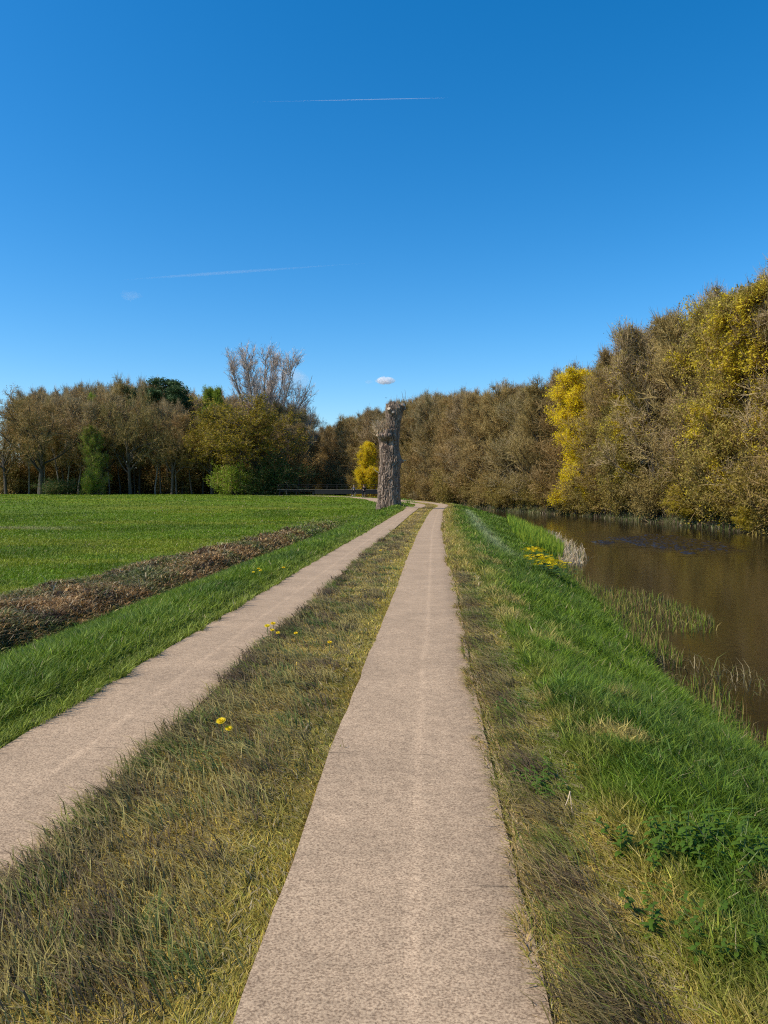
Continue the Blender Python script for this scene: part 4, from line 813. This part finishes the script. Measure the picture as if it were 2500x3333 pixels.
def stub(zx, zy, yfront, r_, dirv, L):
    c = np.array([(zx - 476) * KU, yfront, (2110 - zy) * KU]); d = nrm(np.array(dirv, float)); P = np.stack([c - d * .25, c + d * L * .5, c + d * L])[None]
    a = MB(); a.tubes(P, np.array([[r_ * 1.35, r_ * 1.1, r_]]), 14); st_ = a.build("cut_stub", M['dead'], TR)
    e_ = c + d * L; u_ = nrm(np.cross(d, [0.1, .2, 1])); v_ = np.cross(d, u_); n_ = 14; ang = np.arange(n_) * 6.283 / n_
    Vv = np.concatenate([e_ + r_ * (u_ * np.cos(ang)[:, None] + v_ * np.sin(ang)[:, None]), [e_ + d * .012]]); mesh_np("cut_face", Vv, None, np.array([[i, (i + 1) % n_, n_] for i in range(n_)]), [M['cut']], parent=st_)
stub(486, 425, -.60, .13, (-.25, -.75, .62), .24); stub(535, 470, -.60, .09, (.2, -.8, .3), .2)
stub(700, 345, -.28, .15, (.55, -.6, .45), .30); stub(738, 370, .05, .14, (.9, -.2, .25), .16); stub(300, 860, -.25, .10, (-.8, -.4, .3), .22)
mb = MB(); mb.tubes(np.array([[[.85, 0, 3.48], [1.12, -.05, 3.55], [1.3, -.02, 3.52], [1.45, 0, 3.58]]]), np.array([[.12, .05, .03, .015]]), 6)
mb.tubes(np.array([[[-.78, -.2, 2.55], [-1.0, -.25, 2.68], [-1.12, -.28, 2.78], [-1.18, -.3, 2.95]]]), np.array([[.05, .03, .022, .012]]), 5); mb.build("side_twig", M['shoot'], TR)
rs = np.random.RandomState(4)
def shoots(name, n, x0, x1, zb, hmin, hmax, fan, w0, yr=.35, nk=5):
    sx_ = rs.uniform(x0, x1, n); st = np.stack([(sx_ - 476) * KU, -rs.rand(n) * yr - .05, np.full(n, (2110 - zb) * KU) + rs.uniform(-.25, .1, n)], 1)
    d = nrm(np.stack([fan * (rs.normal(size=n) * .5 - .35), rs.normal(size=n) * .25 - .1, np.ones(n)], 1)); P = grow(rs, st, d, rs.uniform(hmin, hmax, n), nk, .13, .03)
    a = MB(); a.tubes(P, np.linspace(w0, w0 * .35, nk)[None] * np.ones((n, 1)), 3); return a.build(name, M['shoot'], TR)
shoots("shoots", 230, 268, 470, 830, .3, 1.35, .75, .03, .5)
mb = MB()
for zx, zy0, zy1, lean in ((625, 300, 120, -.03), (600, 300, 185, -.06), (760, 320, 65, -.16), (735, 320, 150, .03), (795, 300, 30, -.10), (690, 300, 200, .05)):
    P = np.array([[[(zx - 476) * KU + lean * t * 1.6 + .03 * math.sin(t * 9), .1, (2110 - zy0 - (zy1 - zy0) * t) * KU] for t in np.linspace(0, 1, 6)]]); mb.tubes(P, np.linspace(.022, .008, 6)[None], 4)
mb.build("top_twigs", M['bark_pale'], TR)

# ------------------------------------------------------------ footbridge across the side arm
M['steel'] = simple("dark_steel", (.016, .013, .012), .6, .4, .3, 3)
M['plank'] = simple("weathered_planks", (.20, .16, .12), .85, .2, .3, 3)
BR = empty("footbridge", (-12.1, 128.6, 0)); tag(BR, "long low dark footbridge crossing behind the dead trunk, with thin railings", "bridge")
mb = MB(); mb.box((7.2, 0, 1.04), (14.4, .25, .74)); mb.box((7.2, 2.4, 1.04), (14.4, .25, .74)); [mb.box((x, 1.2, .8), (.15, 2.2, .2)) for x in np.arange(.5, 14, 2)]; mb.build("girder", M['steel'], BR, smooth=False)
mb = MB(); mb.box((4.0, 1.2, 1.455), (21, 2.7, .07)); mb.build("deck", M['plank'], BR, smooth=False)
mb = MB(); mb.box((-3.2, 0, 1.2), (6.0, .16, .12)); mb.box((-3.2, 2.4, 1.2), (6.0, .16, .12)); mb.build("approach_beam", M['steel'], BR, smooth=False)
for x in (-.25, -3.2, -6.1):
    mb = MB(); mb.box((x, 1.2, .72), (.3, 2.4, .85) if x > -1 else (.2, 2.3, .85)); mb.build("pier", M['steel'], BR, smooth=False)
for yy_ in (-.05, 2.45):
    mb = MB()
    for zz_ in (2.28, 1.9): mb.tubes(np.array([[[-6.5, yy_, zz_], [5, yy_, zz_], [14.4, yy_, zz_]]]), np.full((1, 3), .028), 5)
    for x in np.arange(-6.4, 14.4, 1.7): mb.tubes(np.array([[[x, yy_, 1.45], [x, yy_, 2.3]]]), np.full((1, 2), .03), 5)
    mb.build("railing", M['steel'], BR)

# ------------------------------------------------------------ cyclists
def skin_fig(name, pts, edges, mat, parent, root=0, sub=2):
    me = bpy.data.meshes.new(name); me.from_pydata([p[:3] for p in pts], edges, []); o = bpy.data.objects.new(name, me); COL.objects.link(o)
    md = o.modifiers.new("skin", 'SKIN'); md.use_smooth_shade = True; sv = me.skin_vertices[0].data
    for i, p in enumerate(pts): sv[i].radius = (p[3], p[4] if len(p) > 4 else p[3]); sv[i].use_root = (i == root)
    s_ = o.modifiers.new("sub", 'SUBSURF'); s_.levels = sub; s_.render_levels = sub; me.materials.append(mat)
    if parent: o.parent = parent
    return o
def bicycle(loc, rz, frame_mat, label):
    B = empty("bicycle", loc, rz); tag(B, label, "bicycle", "bicycles ridden towards the bridge")
    for wy in (-.52, .55):
        t = np.linspace(0, 2 * math.pi, 25); P = np.stack([0 * t, wy + .335 * np.cos(t), .35 + .335 * np.sin(t)], 1)[None]
        a = MB(); P2_ = np.stack([0 * t, wy + .30 * np.cos(t), .35 + .30 * np.sin(t)], 1)[None]; a.tubes(P2_, np.full((1, 25), .012), 5)
        for j in range(10):
            an = j * .628; a.tubes(np.array([[[0, wy, .35], [0, wy + .3 * math.cos(an), .35 + .3 * math.sin(an)]]]), np.full((1, 2), .003), 3)
        w = a.build("wheel", M['metal'], B); a = MB(); a.tubes(P, np.full((1, 25), .024), 6); a.build("tyre", M['rubber'], w)
    a = MB()
    for p, q, r_ in (((0, -.1, .3), (0, -.25, .88), .018), ((0, -.1, .3), (0, .38, .82), .02), ((0, -.2, .75), (0, .36, .9), .018), ((0, -.1, .3), (0, -.52, .35), .012), ((0, -.2, .75), (0, -.52, .35), .011)): a.tubes(np.array([[p, q]], float), np.full((1, 2), r_), 6)
    a.build("frame", frame_mat, B)
    a = MB(); a.tubes(np.array([[[0, .34, 1.0], [0, .42, .7], [0, .55, .35]]]), np.array([[.018, .018, .012]]), 6); a.build("fork", frame_mat, B)
    a = MB(); a.tubes(np.array([[[-.29, .18, 1.03], [-.2, .3, 1.05], [0, .34, 1.03], [.2, .3, 1.05], [.29, .18, 1.03]]]), np.full((1, 5), .013), 6); a.build("handlebar", M['metal'], B)
    a = MB(); a.tubes(np.array([[[0, -.38, .93], [0, -.25, .945], [0, -.1, .93]]]), np.array([[.085, .07, .02]]), 8, cap=True); a.build("saddle", M['rubber'], B)
    a = MB(); a.tubes(np.array([[[-.1, -.1, .3], [-.1, 0.0, .17], [-.18, 0.0, .17]], [[.1, -.1, .3], [.1, -.2, .43], [.18, -.2, .43]]]), np.full((2, 3), .012), 5); a.build("pedals", M['metal'], B)
    a = MB(); a.box((0, -.5, .75), (.13, .4, .02)); a.build("rear_rack", M['metal'], B, smooth=False)
def rider(loc, rz, jac, trou, shoe, hair, label):
    P = empty("person", loc, rz); tag(P, label, "person", "cyclists riding away to the bridge")
    pts = [(0, -.25, 1.0, .13, .12), (0, -.22, 1.18, .12, .10), (0, -.16, 1.38, .14, .10), (0, -.12, 1.5, .06), (0, -.09, 1.58, .05), (0, -.07, 1.66, .085, .095), (0, -.07, 1.77, .085, .1), (0, -.075, 1.84, .04)]
    ed = [(0, 1), (1, 2), (2, 3), (3, 4), (4, 5), (5, 6), (6, 7)]
    for sgn in (-1, 1):
        b_0 = len(pts); pts += [(sgn * .18, -.12, 1.42, .055), (sgn * .26, .0, 1.22, .042), (sgn * .28, .15, 1.09, .028), (sgn * .285, .21, 1.075, .028)]
        ed += [(2, b_0), (b_0, b_0 + 1), (b_0 + 1, b_0 + 2), (b_0 + 2, b_0 + 3)]
        for f in range(4): i = len(pts); pts += [(sgn * (.262 + .016 * f), .255, 1.075 - .004 * f, .009), (sgn * (.262 + .016 * f), .265, 1.04 - .003 * f, .008)]; ed += [(b_0 + 3, i), (i, i + 1)]
        i = len(pts); pts += [(sgn * .25, .2, 1.05, .009)]; ed += [(b_0 + 3, i)]
        fy, fz = (0.0, .2) if sgn < 0 else (-.2, .46); i = len(pts)
        pts += [(sgn * .1, -.22, .95, .09), (sgn * .13, .12 if sgn > 0 else .1, .78 if sgn > 0 else .62, .06), (sgn * .15, fy - .05, fz + .04, .04), (sgn * .15, fy + .12, fz, .035)]
        ed += [(0, i), (i, i + 1), (i + 1, i + 2), (i + 2, i + 3)]
    skin_fig("body", pts, ed, M['skin'], P)
    q = [(0, -.25, .99, .15, .14), (0, -.22, 1.18, .15, .125), (0, -.16, 1.38, .17, .125), (0, -.125, 1.47, .09)]; e2 = [(0, 1), (1, 2), (2, 3)]
    for sgn in (-1, 1): i = len(q); q += [(sgn * .18, -.12, 1.41, .075), (sgn * .26, .0, 1.22, .058), (sgn * .28, .13, 1.1, .042)]; e2 += [(2, i), (i, i + 1), (i + 1, i + 2)]
    skin_fig("jacket", q, e2, jac, P)
    q = [(0, -.25, .98, .14, .13)]; e2 = []
    for sgn in (-1, 1): fy, fz = (0.0, .2) if sgn < 0 else (-.2, .46); i = len(q); q += [(sgn * .1, -.2, .93, .105), (sgn * .13, .12 if sgn > 0 else .1, .78 if sgn > 0 else .62, .075), (sgn * .15, fy - .05, fz + .08, .052)]; e2 += [(0, i), (i, i + 1), (i + 1, i + 2)]
    skin_fig("trousers", q, e2, trou, P)
    for sgn in (-1, 1): fy, fz = (0.0, .2) if sgn < 0 else (-.2, .46); skin_fig("shoe", [(sgn * .15, fy - .07, fz + .01, .045), (sgn * .15, fy + .03, fz - .005, .045, .04), (sgn * .15, fy + .15, fz - .015, .04, .03)], [(0, 1), (1, 2)], shoe, P)
    skin_fig("hair", [(0, -.095, 1.66, .08), (0, -.085, 1.76, .098, .105), (0, -.08, 1.83, .06)], [(0, 1), (1, 2)], hair, P)
M['metal'] = simple("bike_metal", (.25, .25, .26), .4, .5, .1, 3, metal=.7); M['rubber'] = simple("black_rubber", (.02, .02, .02), .8, .2)
M['skin'] = simple("skin", (.50, .30, .21), .6, .3, .05); M['navy'] = simple("navy_cloth", (.018, .02, .03), .9, .1); M['grey_cloth'] = simple("grey_blue_cloth", (.10, .11, .14), .9, .1)
M['black_cloth'] = simple("black_cloth", (.014, .013, .014), .9, .1); M['white_shoe'] = simple("white_shoe", (.7, .68, .65), .7, .3); M['hair'] = simple("dark_hair", (.035, .022, .015), .8, .3); M['hairg'] = simple("grey_hair", (.25, .22, .2), .8, .3)
for (px, d, rz, jac, sh, hr, lb, lb2) in ((1184, 101, .30, 'black_cloth', 'rubber', 'hair', "cyclist in black seen from behind, just left of the dead trunk", "dark bicycle under the cyclist nearest the dead trunk"),
                              (1151, 117, .55, 'grey_cloth', 'white_shoe', 'hairg', "cyclist in a grey jacket and white shoes, farther along the road", "dark bicycle under the cyclist in grey")):
    x = at_px(px, d); z = float(H(np.array([x]), np.array([d]))[0]) + .035
    bicycle((x, d, z), rz, M['black_cloth'], lb2); rider((x, d, z), rz, M[jac], M['navy'], M[sh], M[hr], lb)

# ------------------------------------------------------------ flowers and weeds
M['petal'] = leaf_mat("yellow_petals", (.85, .60, .015), .1, .3, .05); M['petal2'] = leaf_mat("marigold_petals", (.92, .62, .01), .1, .3, .05)
M['weed'] = leaf_mat("nettle_leaves", (.12, .20, .02), .3, .4, .1); M['stem'] = simple("flower_stem", (.16, .20, .06), .7, .3)
M['irisleaf'] = leaf_mat("iris_leaves", (.12, .24, .09), .2, .3, .05)
def petals(r_, n, layers, el0, rs_):
    a = MB(); 
    for l in range(layers):
        for j in range(n):
            an = j * 6.283 / n + l * .3 + rs_.rand() * .15; R_ = r_ * (1 - .22 * l) * (.9 + .2 * rs_.rand()); e = el0 + l * .35; c, s_ = math.cos(an), math.sin(an); w = R_ * .16
            tip = np.array([c * R_ * math.cos(e), s_ * R_ * math.cos(e), R_ * math.sin(e)]); sd_ = np.array([-s_, c, 0]) * w
            a.add([[0, 0, 0], tip * .6 - sd_, tip, tip * .6 + sd_], [[0, 1, 2, 3]])
    return a
def blade_leaf(a, base, d, L_, w, sag=.5, seg=4):
    d = nrm(np.array(d, float)); sd_ = nrm(np.cross(d, [0, 0, 1.]) + 1e-6); pts = []
    for i in range(seg + 1):
        t = i / seg; p = np.array(base) + d * L_ * t - np.array([0, 0, sag * L_ * t * t]); ww = w * math.sin(math.pi * min(.12 + .88 * t, .999)) * .5 + .0008; pts += [p - sd_ * ww, p + sd_ * ww]
    a.add(pts, [[2 * i, 2 * i + 1, 2 * i + 3, 2 * i + 2] for i in range(seg)])
DL = [(720, 2386, "larger of the two dandelions in the middle strip nearest the viewer", 1.15), (744, 2388, "smaller right dandelion of the nearest pair in the middle strip", .9),
      (870, 2058, "leftmost dandelion of the cluster by the left concrete strip", 1.1), (889, 2050, "uppermost dandelion of the cluster by the left concrete strip", 1.1), (886, 2061, "dandelion tucked in the centre of the strip-side cluster", .9),
      (905, 2065, "pale dandelion at the right of the strip-side cluster", .8), (963, 2066, "lone dandelion just right of the strip-side cluster", .8), (1073, 2102, "orange tinted dandelion in mid strip, right of the cluster", .9),
      (825, 1868, "leftmost dandelion on the green verge", .9), (842, 1860, "upper dandelion of the verge group", 1.0), (848, 1866, "dandelion right of the verge group", 1.0), (923, 1861, "single tall stemmed dandelion near the edge of the verge", 1.15), (1239, 1798, "far dandelion in the purplish part of the middle strip", 1.0)]
proto_d = None
for px, py, lb, sc_ in DL:
    x, y, z = ray_ground(px, py, .12)
    if proto_d is None:
        rs_ = np.random.RandomState(3); root = empty("dandelion", (0, 0, 0)); fl = petals(.026, 26, 3, .12, rs_)
        f_ = fl.build("flower_head", M['petal'], root); f_.location = (0, 0, .17); f_.rotation_euler = (.45, 0, .2)
        a = MB(); a.tubes(np.array([[[0.01, .02, -.02], [0.004, .01, .08], [0, 0, .168]]]), np.full((1, 3), .0028), 5); a.build("stem", M['stem'], root)
        a = MB(); [blade_leaf(a, (0.01, .02, 0), (math.cos(q), math.sin(q), .55), .15, .028, .35) for q in np.arange(0, 6.2, .7)]; a.build("leaves", M['leaf_green'], root); proto_d = root
    else:
        src = proto_d; root = src.copy(); COL.objects.link(root)
        for ch in [c for c in bpy.data.objects if c.parent == src]: c2 = ch.copy(); COL.objects.link(c2); c2.parent = root
    root.location = (x, y, z); root.rotation_euler = (0, 0, R2.uniform(-.5, .5)); root.scale = (sc_ * (1 + y * .02),) * 3
    root.scale = (root.scale[0], root.scale[1], sc_); tag(root, lb, "dandelion", "yellow dandelions in the grass")
rs_ = np.random.RandomState(9)
for px, py, rad, lb in ((1740, 1808, .42, "upper left clump of golden marsh marigolds at the water edge"), (1752, 1838, .40, "middle clump of golden marsh marigolds at the water edge"), (1784, 1858, .48, "lower right clump of golden marsh marigolds at the water edge")):
    x, y, z = ray_ground(px, py, .15); root = empty("marigold_clump", (x, y, z)); tag(root, lb, "flowers", "marsh marigold clumps on the bank")
    lf = MB()
    for i in range(62):
        a = MB()
        p = rs_.normal(size=2) * rad * .5; h = .30 + rs_.rand() * .14 - .25 * (p @ p); f = petals(.050, 6, 1, .25, rs_); tilt = rs_.normal() * .5 - .3
        for Vv, Qq in zip(f.V, f.Q): Vv = Vv.copy(); yv = Vv[:, 1] * math.cos(tilt) - Vv[:, 2] * math.sin(tilt); zv = Vv[:, 1] * math.sin(tilt) + Vv[:, 2] * math.cos(tilt); a.add(np.stack([Vv[:, 0] * 1.3, yv * 1.3, zv], 1) + [p[0], p[1], h], [[0, 1, 2, 3]])
        a.build("flower", M['petal2'], root)
    for i in range(260):
        p = rs_.normal(size=2) * rad * .55; q = rs_.rand() * 6.28; blade_leaf(lf, (p[0], p[1], .05 + .2 * rs_.rand()), (math.cos(q), math.sin(q), .3), .10, .09, .3, 3)
    lf.build("leaves", M['leaf_green'], root)
# nettles and other dark broad-leaved weeds in the bank grass
def nettle(loc, sc_, rz, label, proto_=[None]):
    if proto_[0] is None:
        root = empty("nettle_plant", (0, 0, 0)); st_ = MB(); lf = MB(); r_ = np.random.RandomState(12)
        for k in range(15):
            b0 = r_.normal(size=2) * .085; d = nrm(np.array([r_.normal() * .22, r_.normal() * .22, 1.])); h = .16 + .1 * r_.rand(); P = np.array([b0[0], b0[1], 0.]) + d * np.linspace(0, h, 5)[:, None]; st_.tubes(P[None], np.full((1, 5), .0025), 4)
            for j in range(5):
                p = P[0] + d * h * (.35 + .16 * j); an = j * 1.57 + r_.rand() * .4
                for q in (an, an + math.pi): blade_leaf(lf, p, (math.cos(q), math.sin(q), .35), .055 * (1.15 - .1 * j), .024 * (1.15 - .1 * j), .45, 4)
        st_.build("stems", M['stem'], root); lf.build("leaves", M['weed'], root); proto_[0] = root
    else:
        src = proto_[0]; root = src.copy(); COL.objects.link(root)
        for ch in [c for c in bpy.data.objects if c.parent == src]: c2 = ch.copy(); COL.objects.link(c2); c2.parent = root
    root.location = loc; root.scale = (sc_,) * 3; root.rotation_euler = (0, 0, rz); tag(root, label, "weed", "dark nettles in the bank grass"); return root
NE = [(1665, 2272, 1.0, "small dark nettle close to the right edge of the concrete"), (1760, 2475, 1.0, "upper left nettle of the pair beside the pale straw"), (1800, 2520, 1.1, "lower right nettle of the pair beside the pale straw"),
      (2120, 2690, 1.1, "left end nettle of the dark patch in the bank grass"), (2200, 2700, 1.25, "second nettle from the left in the dark patch"), (2275, 2705, 1.3, "middle nettle of the dark patch"), (2340, 2725, 1.2, "fourth nettle in the dark patch"), (2410, 2740, 1.2, "nettle right of the dark patch centre"), (2470, 2770, 1.1, "nettle of the dark patch at the photo's right edge"),
      (2150, 2890, 1.0, "low nettle left below the dark patch"), (2230, 2930, 1.1, "nettle standing on the bare earth hollow"), (2400, 3000, 1.2, "large nettle near the lower right corner"), (2460, 3060, 1.0, "nettle in the lower right corner"), (2060, 2660, .8, "small outlying nettle left of the dark patch"), (1720, 2235, .7, "tiny nettle above the small one by the concrete")]
for px, py, sc_, lb in NE: x, y, z = ray_ground(px, py, .12); nettle((x, y, z - .05), sc_ * R2.uniform(.5, .8), R2.uniform(0, 6), lb)
# iris clump by the water
x, y, z = ray_ground(2240, 2165, 0.05); root = empty("iris_clump", (x, y, z)); tag(root, "clump of broad upright iris leaves at the near water edge", "iris")
lf = MB(); [blade_leaf(lf, (rs_.normal() * .13, rs_.normal() * .13, -.05), (rs_.normal() * .16, rs_.normal() * .16, 1), .42 + .16 * rs_.rand(), .03, .02, 5) for _ in range(46)]; lf.build("leaves", M['irisleaf'], root)
# pale straw stalk lying in the grass
x, y, z = ray_ground(1868, 2680, .0); root = empty("straw_stalk", (x, y, z)); root.scale = (.7, .7, .7); tag(root, "pale broken straw stalk standing in the bank grass right of the concrete", "straw")
a = MB(); a.tubes(np.array([[[0, 0, 0], [-.012, .02, .11], [-.02, .03, .21]], [[-.02, .03, .21], [-.04, .0, .17], [-.065, -.02, .13]]]), np.array([[.0045, .0045, .004], [.004, .004, .003]]), 5); a.build("stalk", M['shoot'], root)

# ------------------------------------------------------------ contrails, clouds, a bird
def dir_px(px, py):
    X = (px - 1250) / 2400; Y = -(py - 1666.5) / 2400; return nrm(np.array([X, math.cos(PITCH) + Y * math.sin(PITCH), -math.sin(PITCH) + Y * math.cos(PITCH)]))
def vol(name, dens, col=(1, 1, 1)):
    m = bpy.data.materials.new(name); m.use_nodes = True; nt = m.node_tree; nt.nodes.clear(); o = nt.nodes.new("ShaderNodeOutputMaterial"); v = nt.nodes.new("ShaderNodeVolumeScatter")
    v.inputs["Density"].default_value = dens; v.inputs["Color"].default_value = (*col, 1); nt.links.new(v.outputs[0], o.inputs["Volume"]); return m
def spindle(name, a, b_, alt, radii, dens, label):
    A = dir_px(*a); B = dir_px(*b_); A = A * alt / A[2]; B = B * alt / B[2]; n = len(radii); P = np.stack([A + (B - A) * t for t in np.linspace(0, 1, n)])
    mb = MB(); mb.tubes(P[None], np.array([radii], float), 10, cap=True); o = mb.build(name, vol(name, dens)); tag(o, label, "contrail"); return o
spindle("contrail", (1458, 318), (760, 333), 9500, [3, 9, 11, 12, 11, 9, 6, 4, 2, 1], .014, "thin white contrail high in the blue sky, fading to the left")
spindle("contrail", (1250, 852), (380, 912), 8000, [1, 12, 24, 36, 50, 60, 60, 45, 20, 1], .0011, "faint broad contrail lower in the sky, left of centre")
def cloud(px, py, w, h, dens, seed, label, D=7000):
    c = dir_px(px, py) * D; sx_ = w / 2400 * D / 2; sz_ = h / 2400 * D / 2; nu, nv_ = 48, 24
    u_, v_ = np.meshgrid(np.arange(nu) * 2 * math.pi / nu, np.linspace(.02, math.pi - .02, nv_)); r_ = .25 + 1.35 * fbm(np.cos(u_) * 1.6 + 9 + seed, np.cos(v_) * 1.8 + np.sin(u_) * 1.3 + 5, 4)
    X = r_ * np.sin(v_) * np.cos(u_) * sx_; Y = r_ * np.sin(v_) * np.sin(u_) * sx_ * .8; Z = r_ * np.cos(v_) * sz_; i, j = np.meshgrid(np.arange(nv_ - 1), np.arange(nu), indexing='ij')
    Q = np.stack([i * nu + j, (i + 1) * nu + j, (i + 1) * nu + (j + 1) % nu, i * nu + (j + 1) % nu], -1).reshape(-1, 4)
    V = np.stack([X, Y, Z], -1).reshape(-1, 3); n0 = len(V); V = np.concatenate([V, [[0, 0, Z.max()]], [[0, 0, Z.min()]]]); jj = np.arange(nu)
    T = np.concatenate([np.stack([jj, (jj + 1) % nu, np.full(nu, n0)], -1), np.stack([n0 - nu + jj, np.full(nu, n0 + 1), n0 - nu + (jj + 1) % nu], -1)])
    o = mesh_np("cloud", V, Q, T, [vol("cloud_mist", dens)], smooth=True); o.location = c; tag(o, label, "cloud", "small clouds in the clear sky")
cloud(1253, 1239, 60, 27, .022, 0, "small bright white cloud just above the dead trunk")
cloud(1200, 1243, 26, 12, .0035, 3, "faint wisp of cloud left of the small bright cloud")
cloud(424, 964, 60, 26, .0011, 6, "faint small cloud in the left of the sky below the contrail")
cloud(935, 1232, 120, 60, .0022, 9, "pale cloud behind the bare poplar crown")
dd = dir_px(1257, 1262) * 120; BI = empty("bird", tuple(dd), .6); tag(BI, "tiny dark bird flying just under the small white cloud", "bird")
skin_fig("body", [(0, -.12, 0, .02), (0, -.05, 0, .04), (0, .06, .01, .04), (0, .13, .02, .025), (0, .17, .015, .008)], [(0, 1), (1, 2), (2, 3), (3, 4)], M['black_cloth'], BI, 1, 1)
for sg in (-1, 1): mesh_np("wing", [[0, .06, .02], [sg * .16, .10, .07], [sg * .34, -.02, .04], [sg * .15, -.03, .06], [0, -.04, .02]], None, np.array([[0, 1, 4], [1, 3, 4], [1, 2, 3]]), [M['black_cloth']], parent=BI)
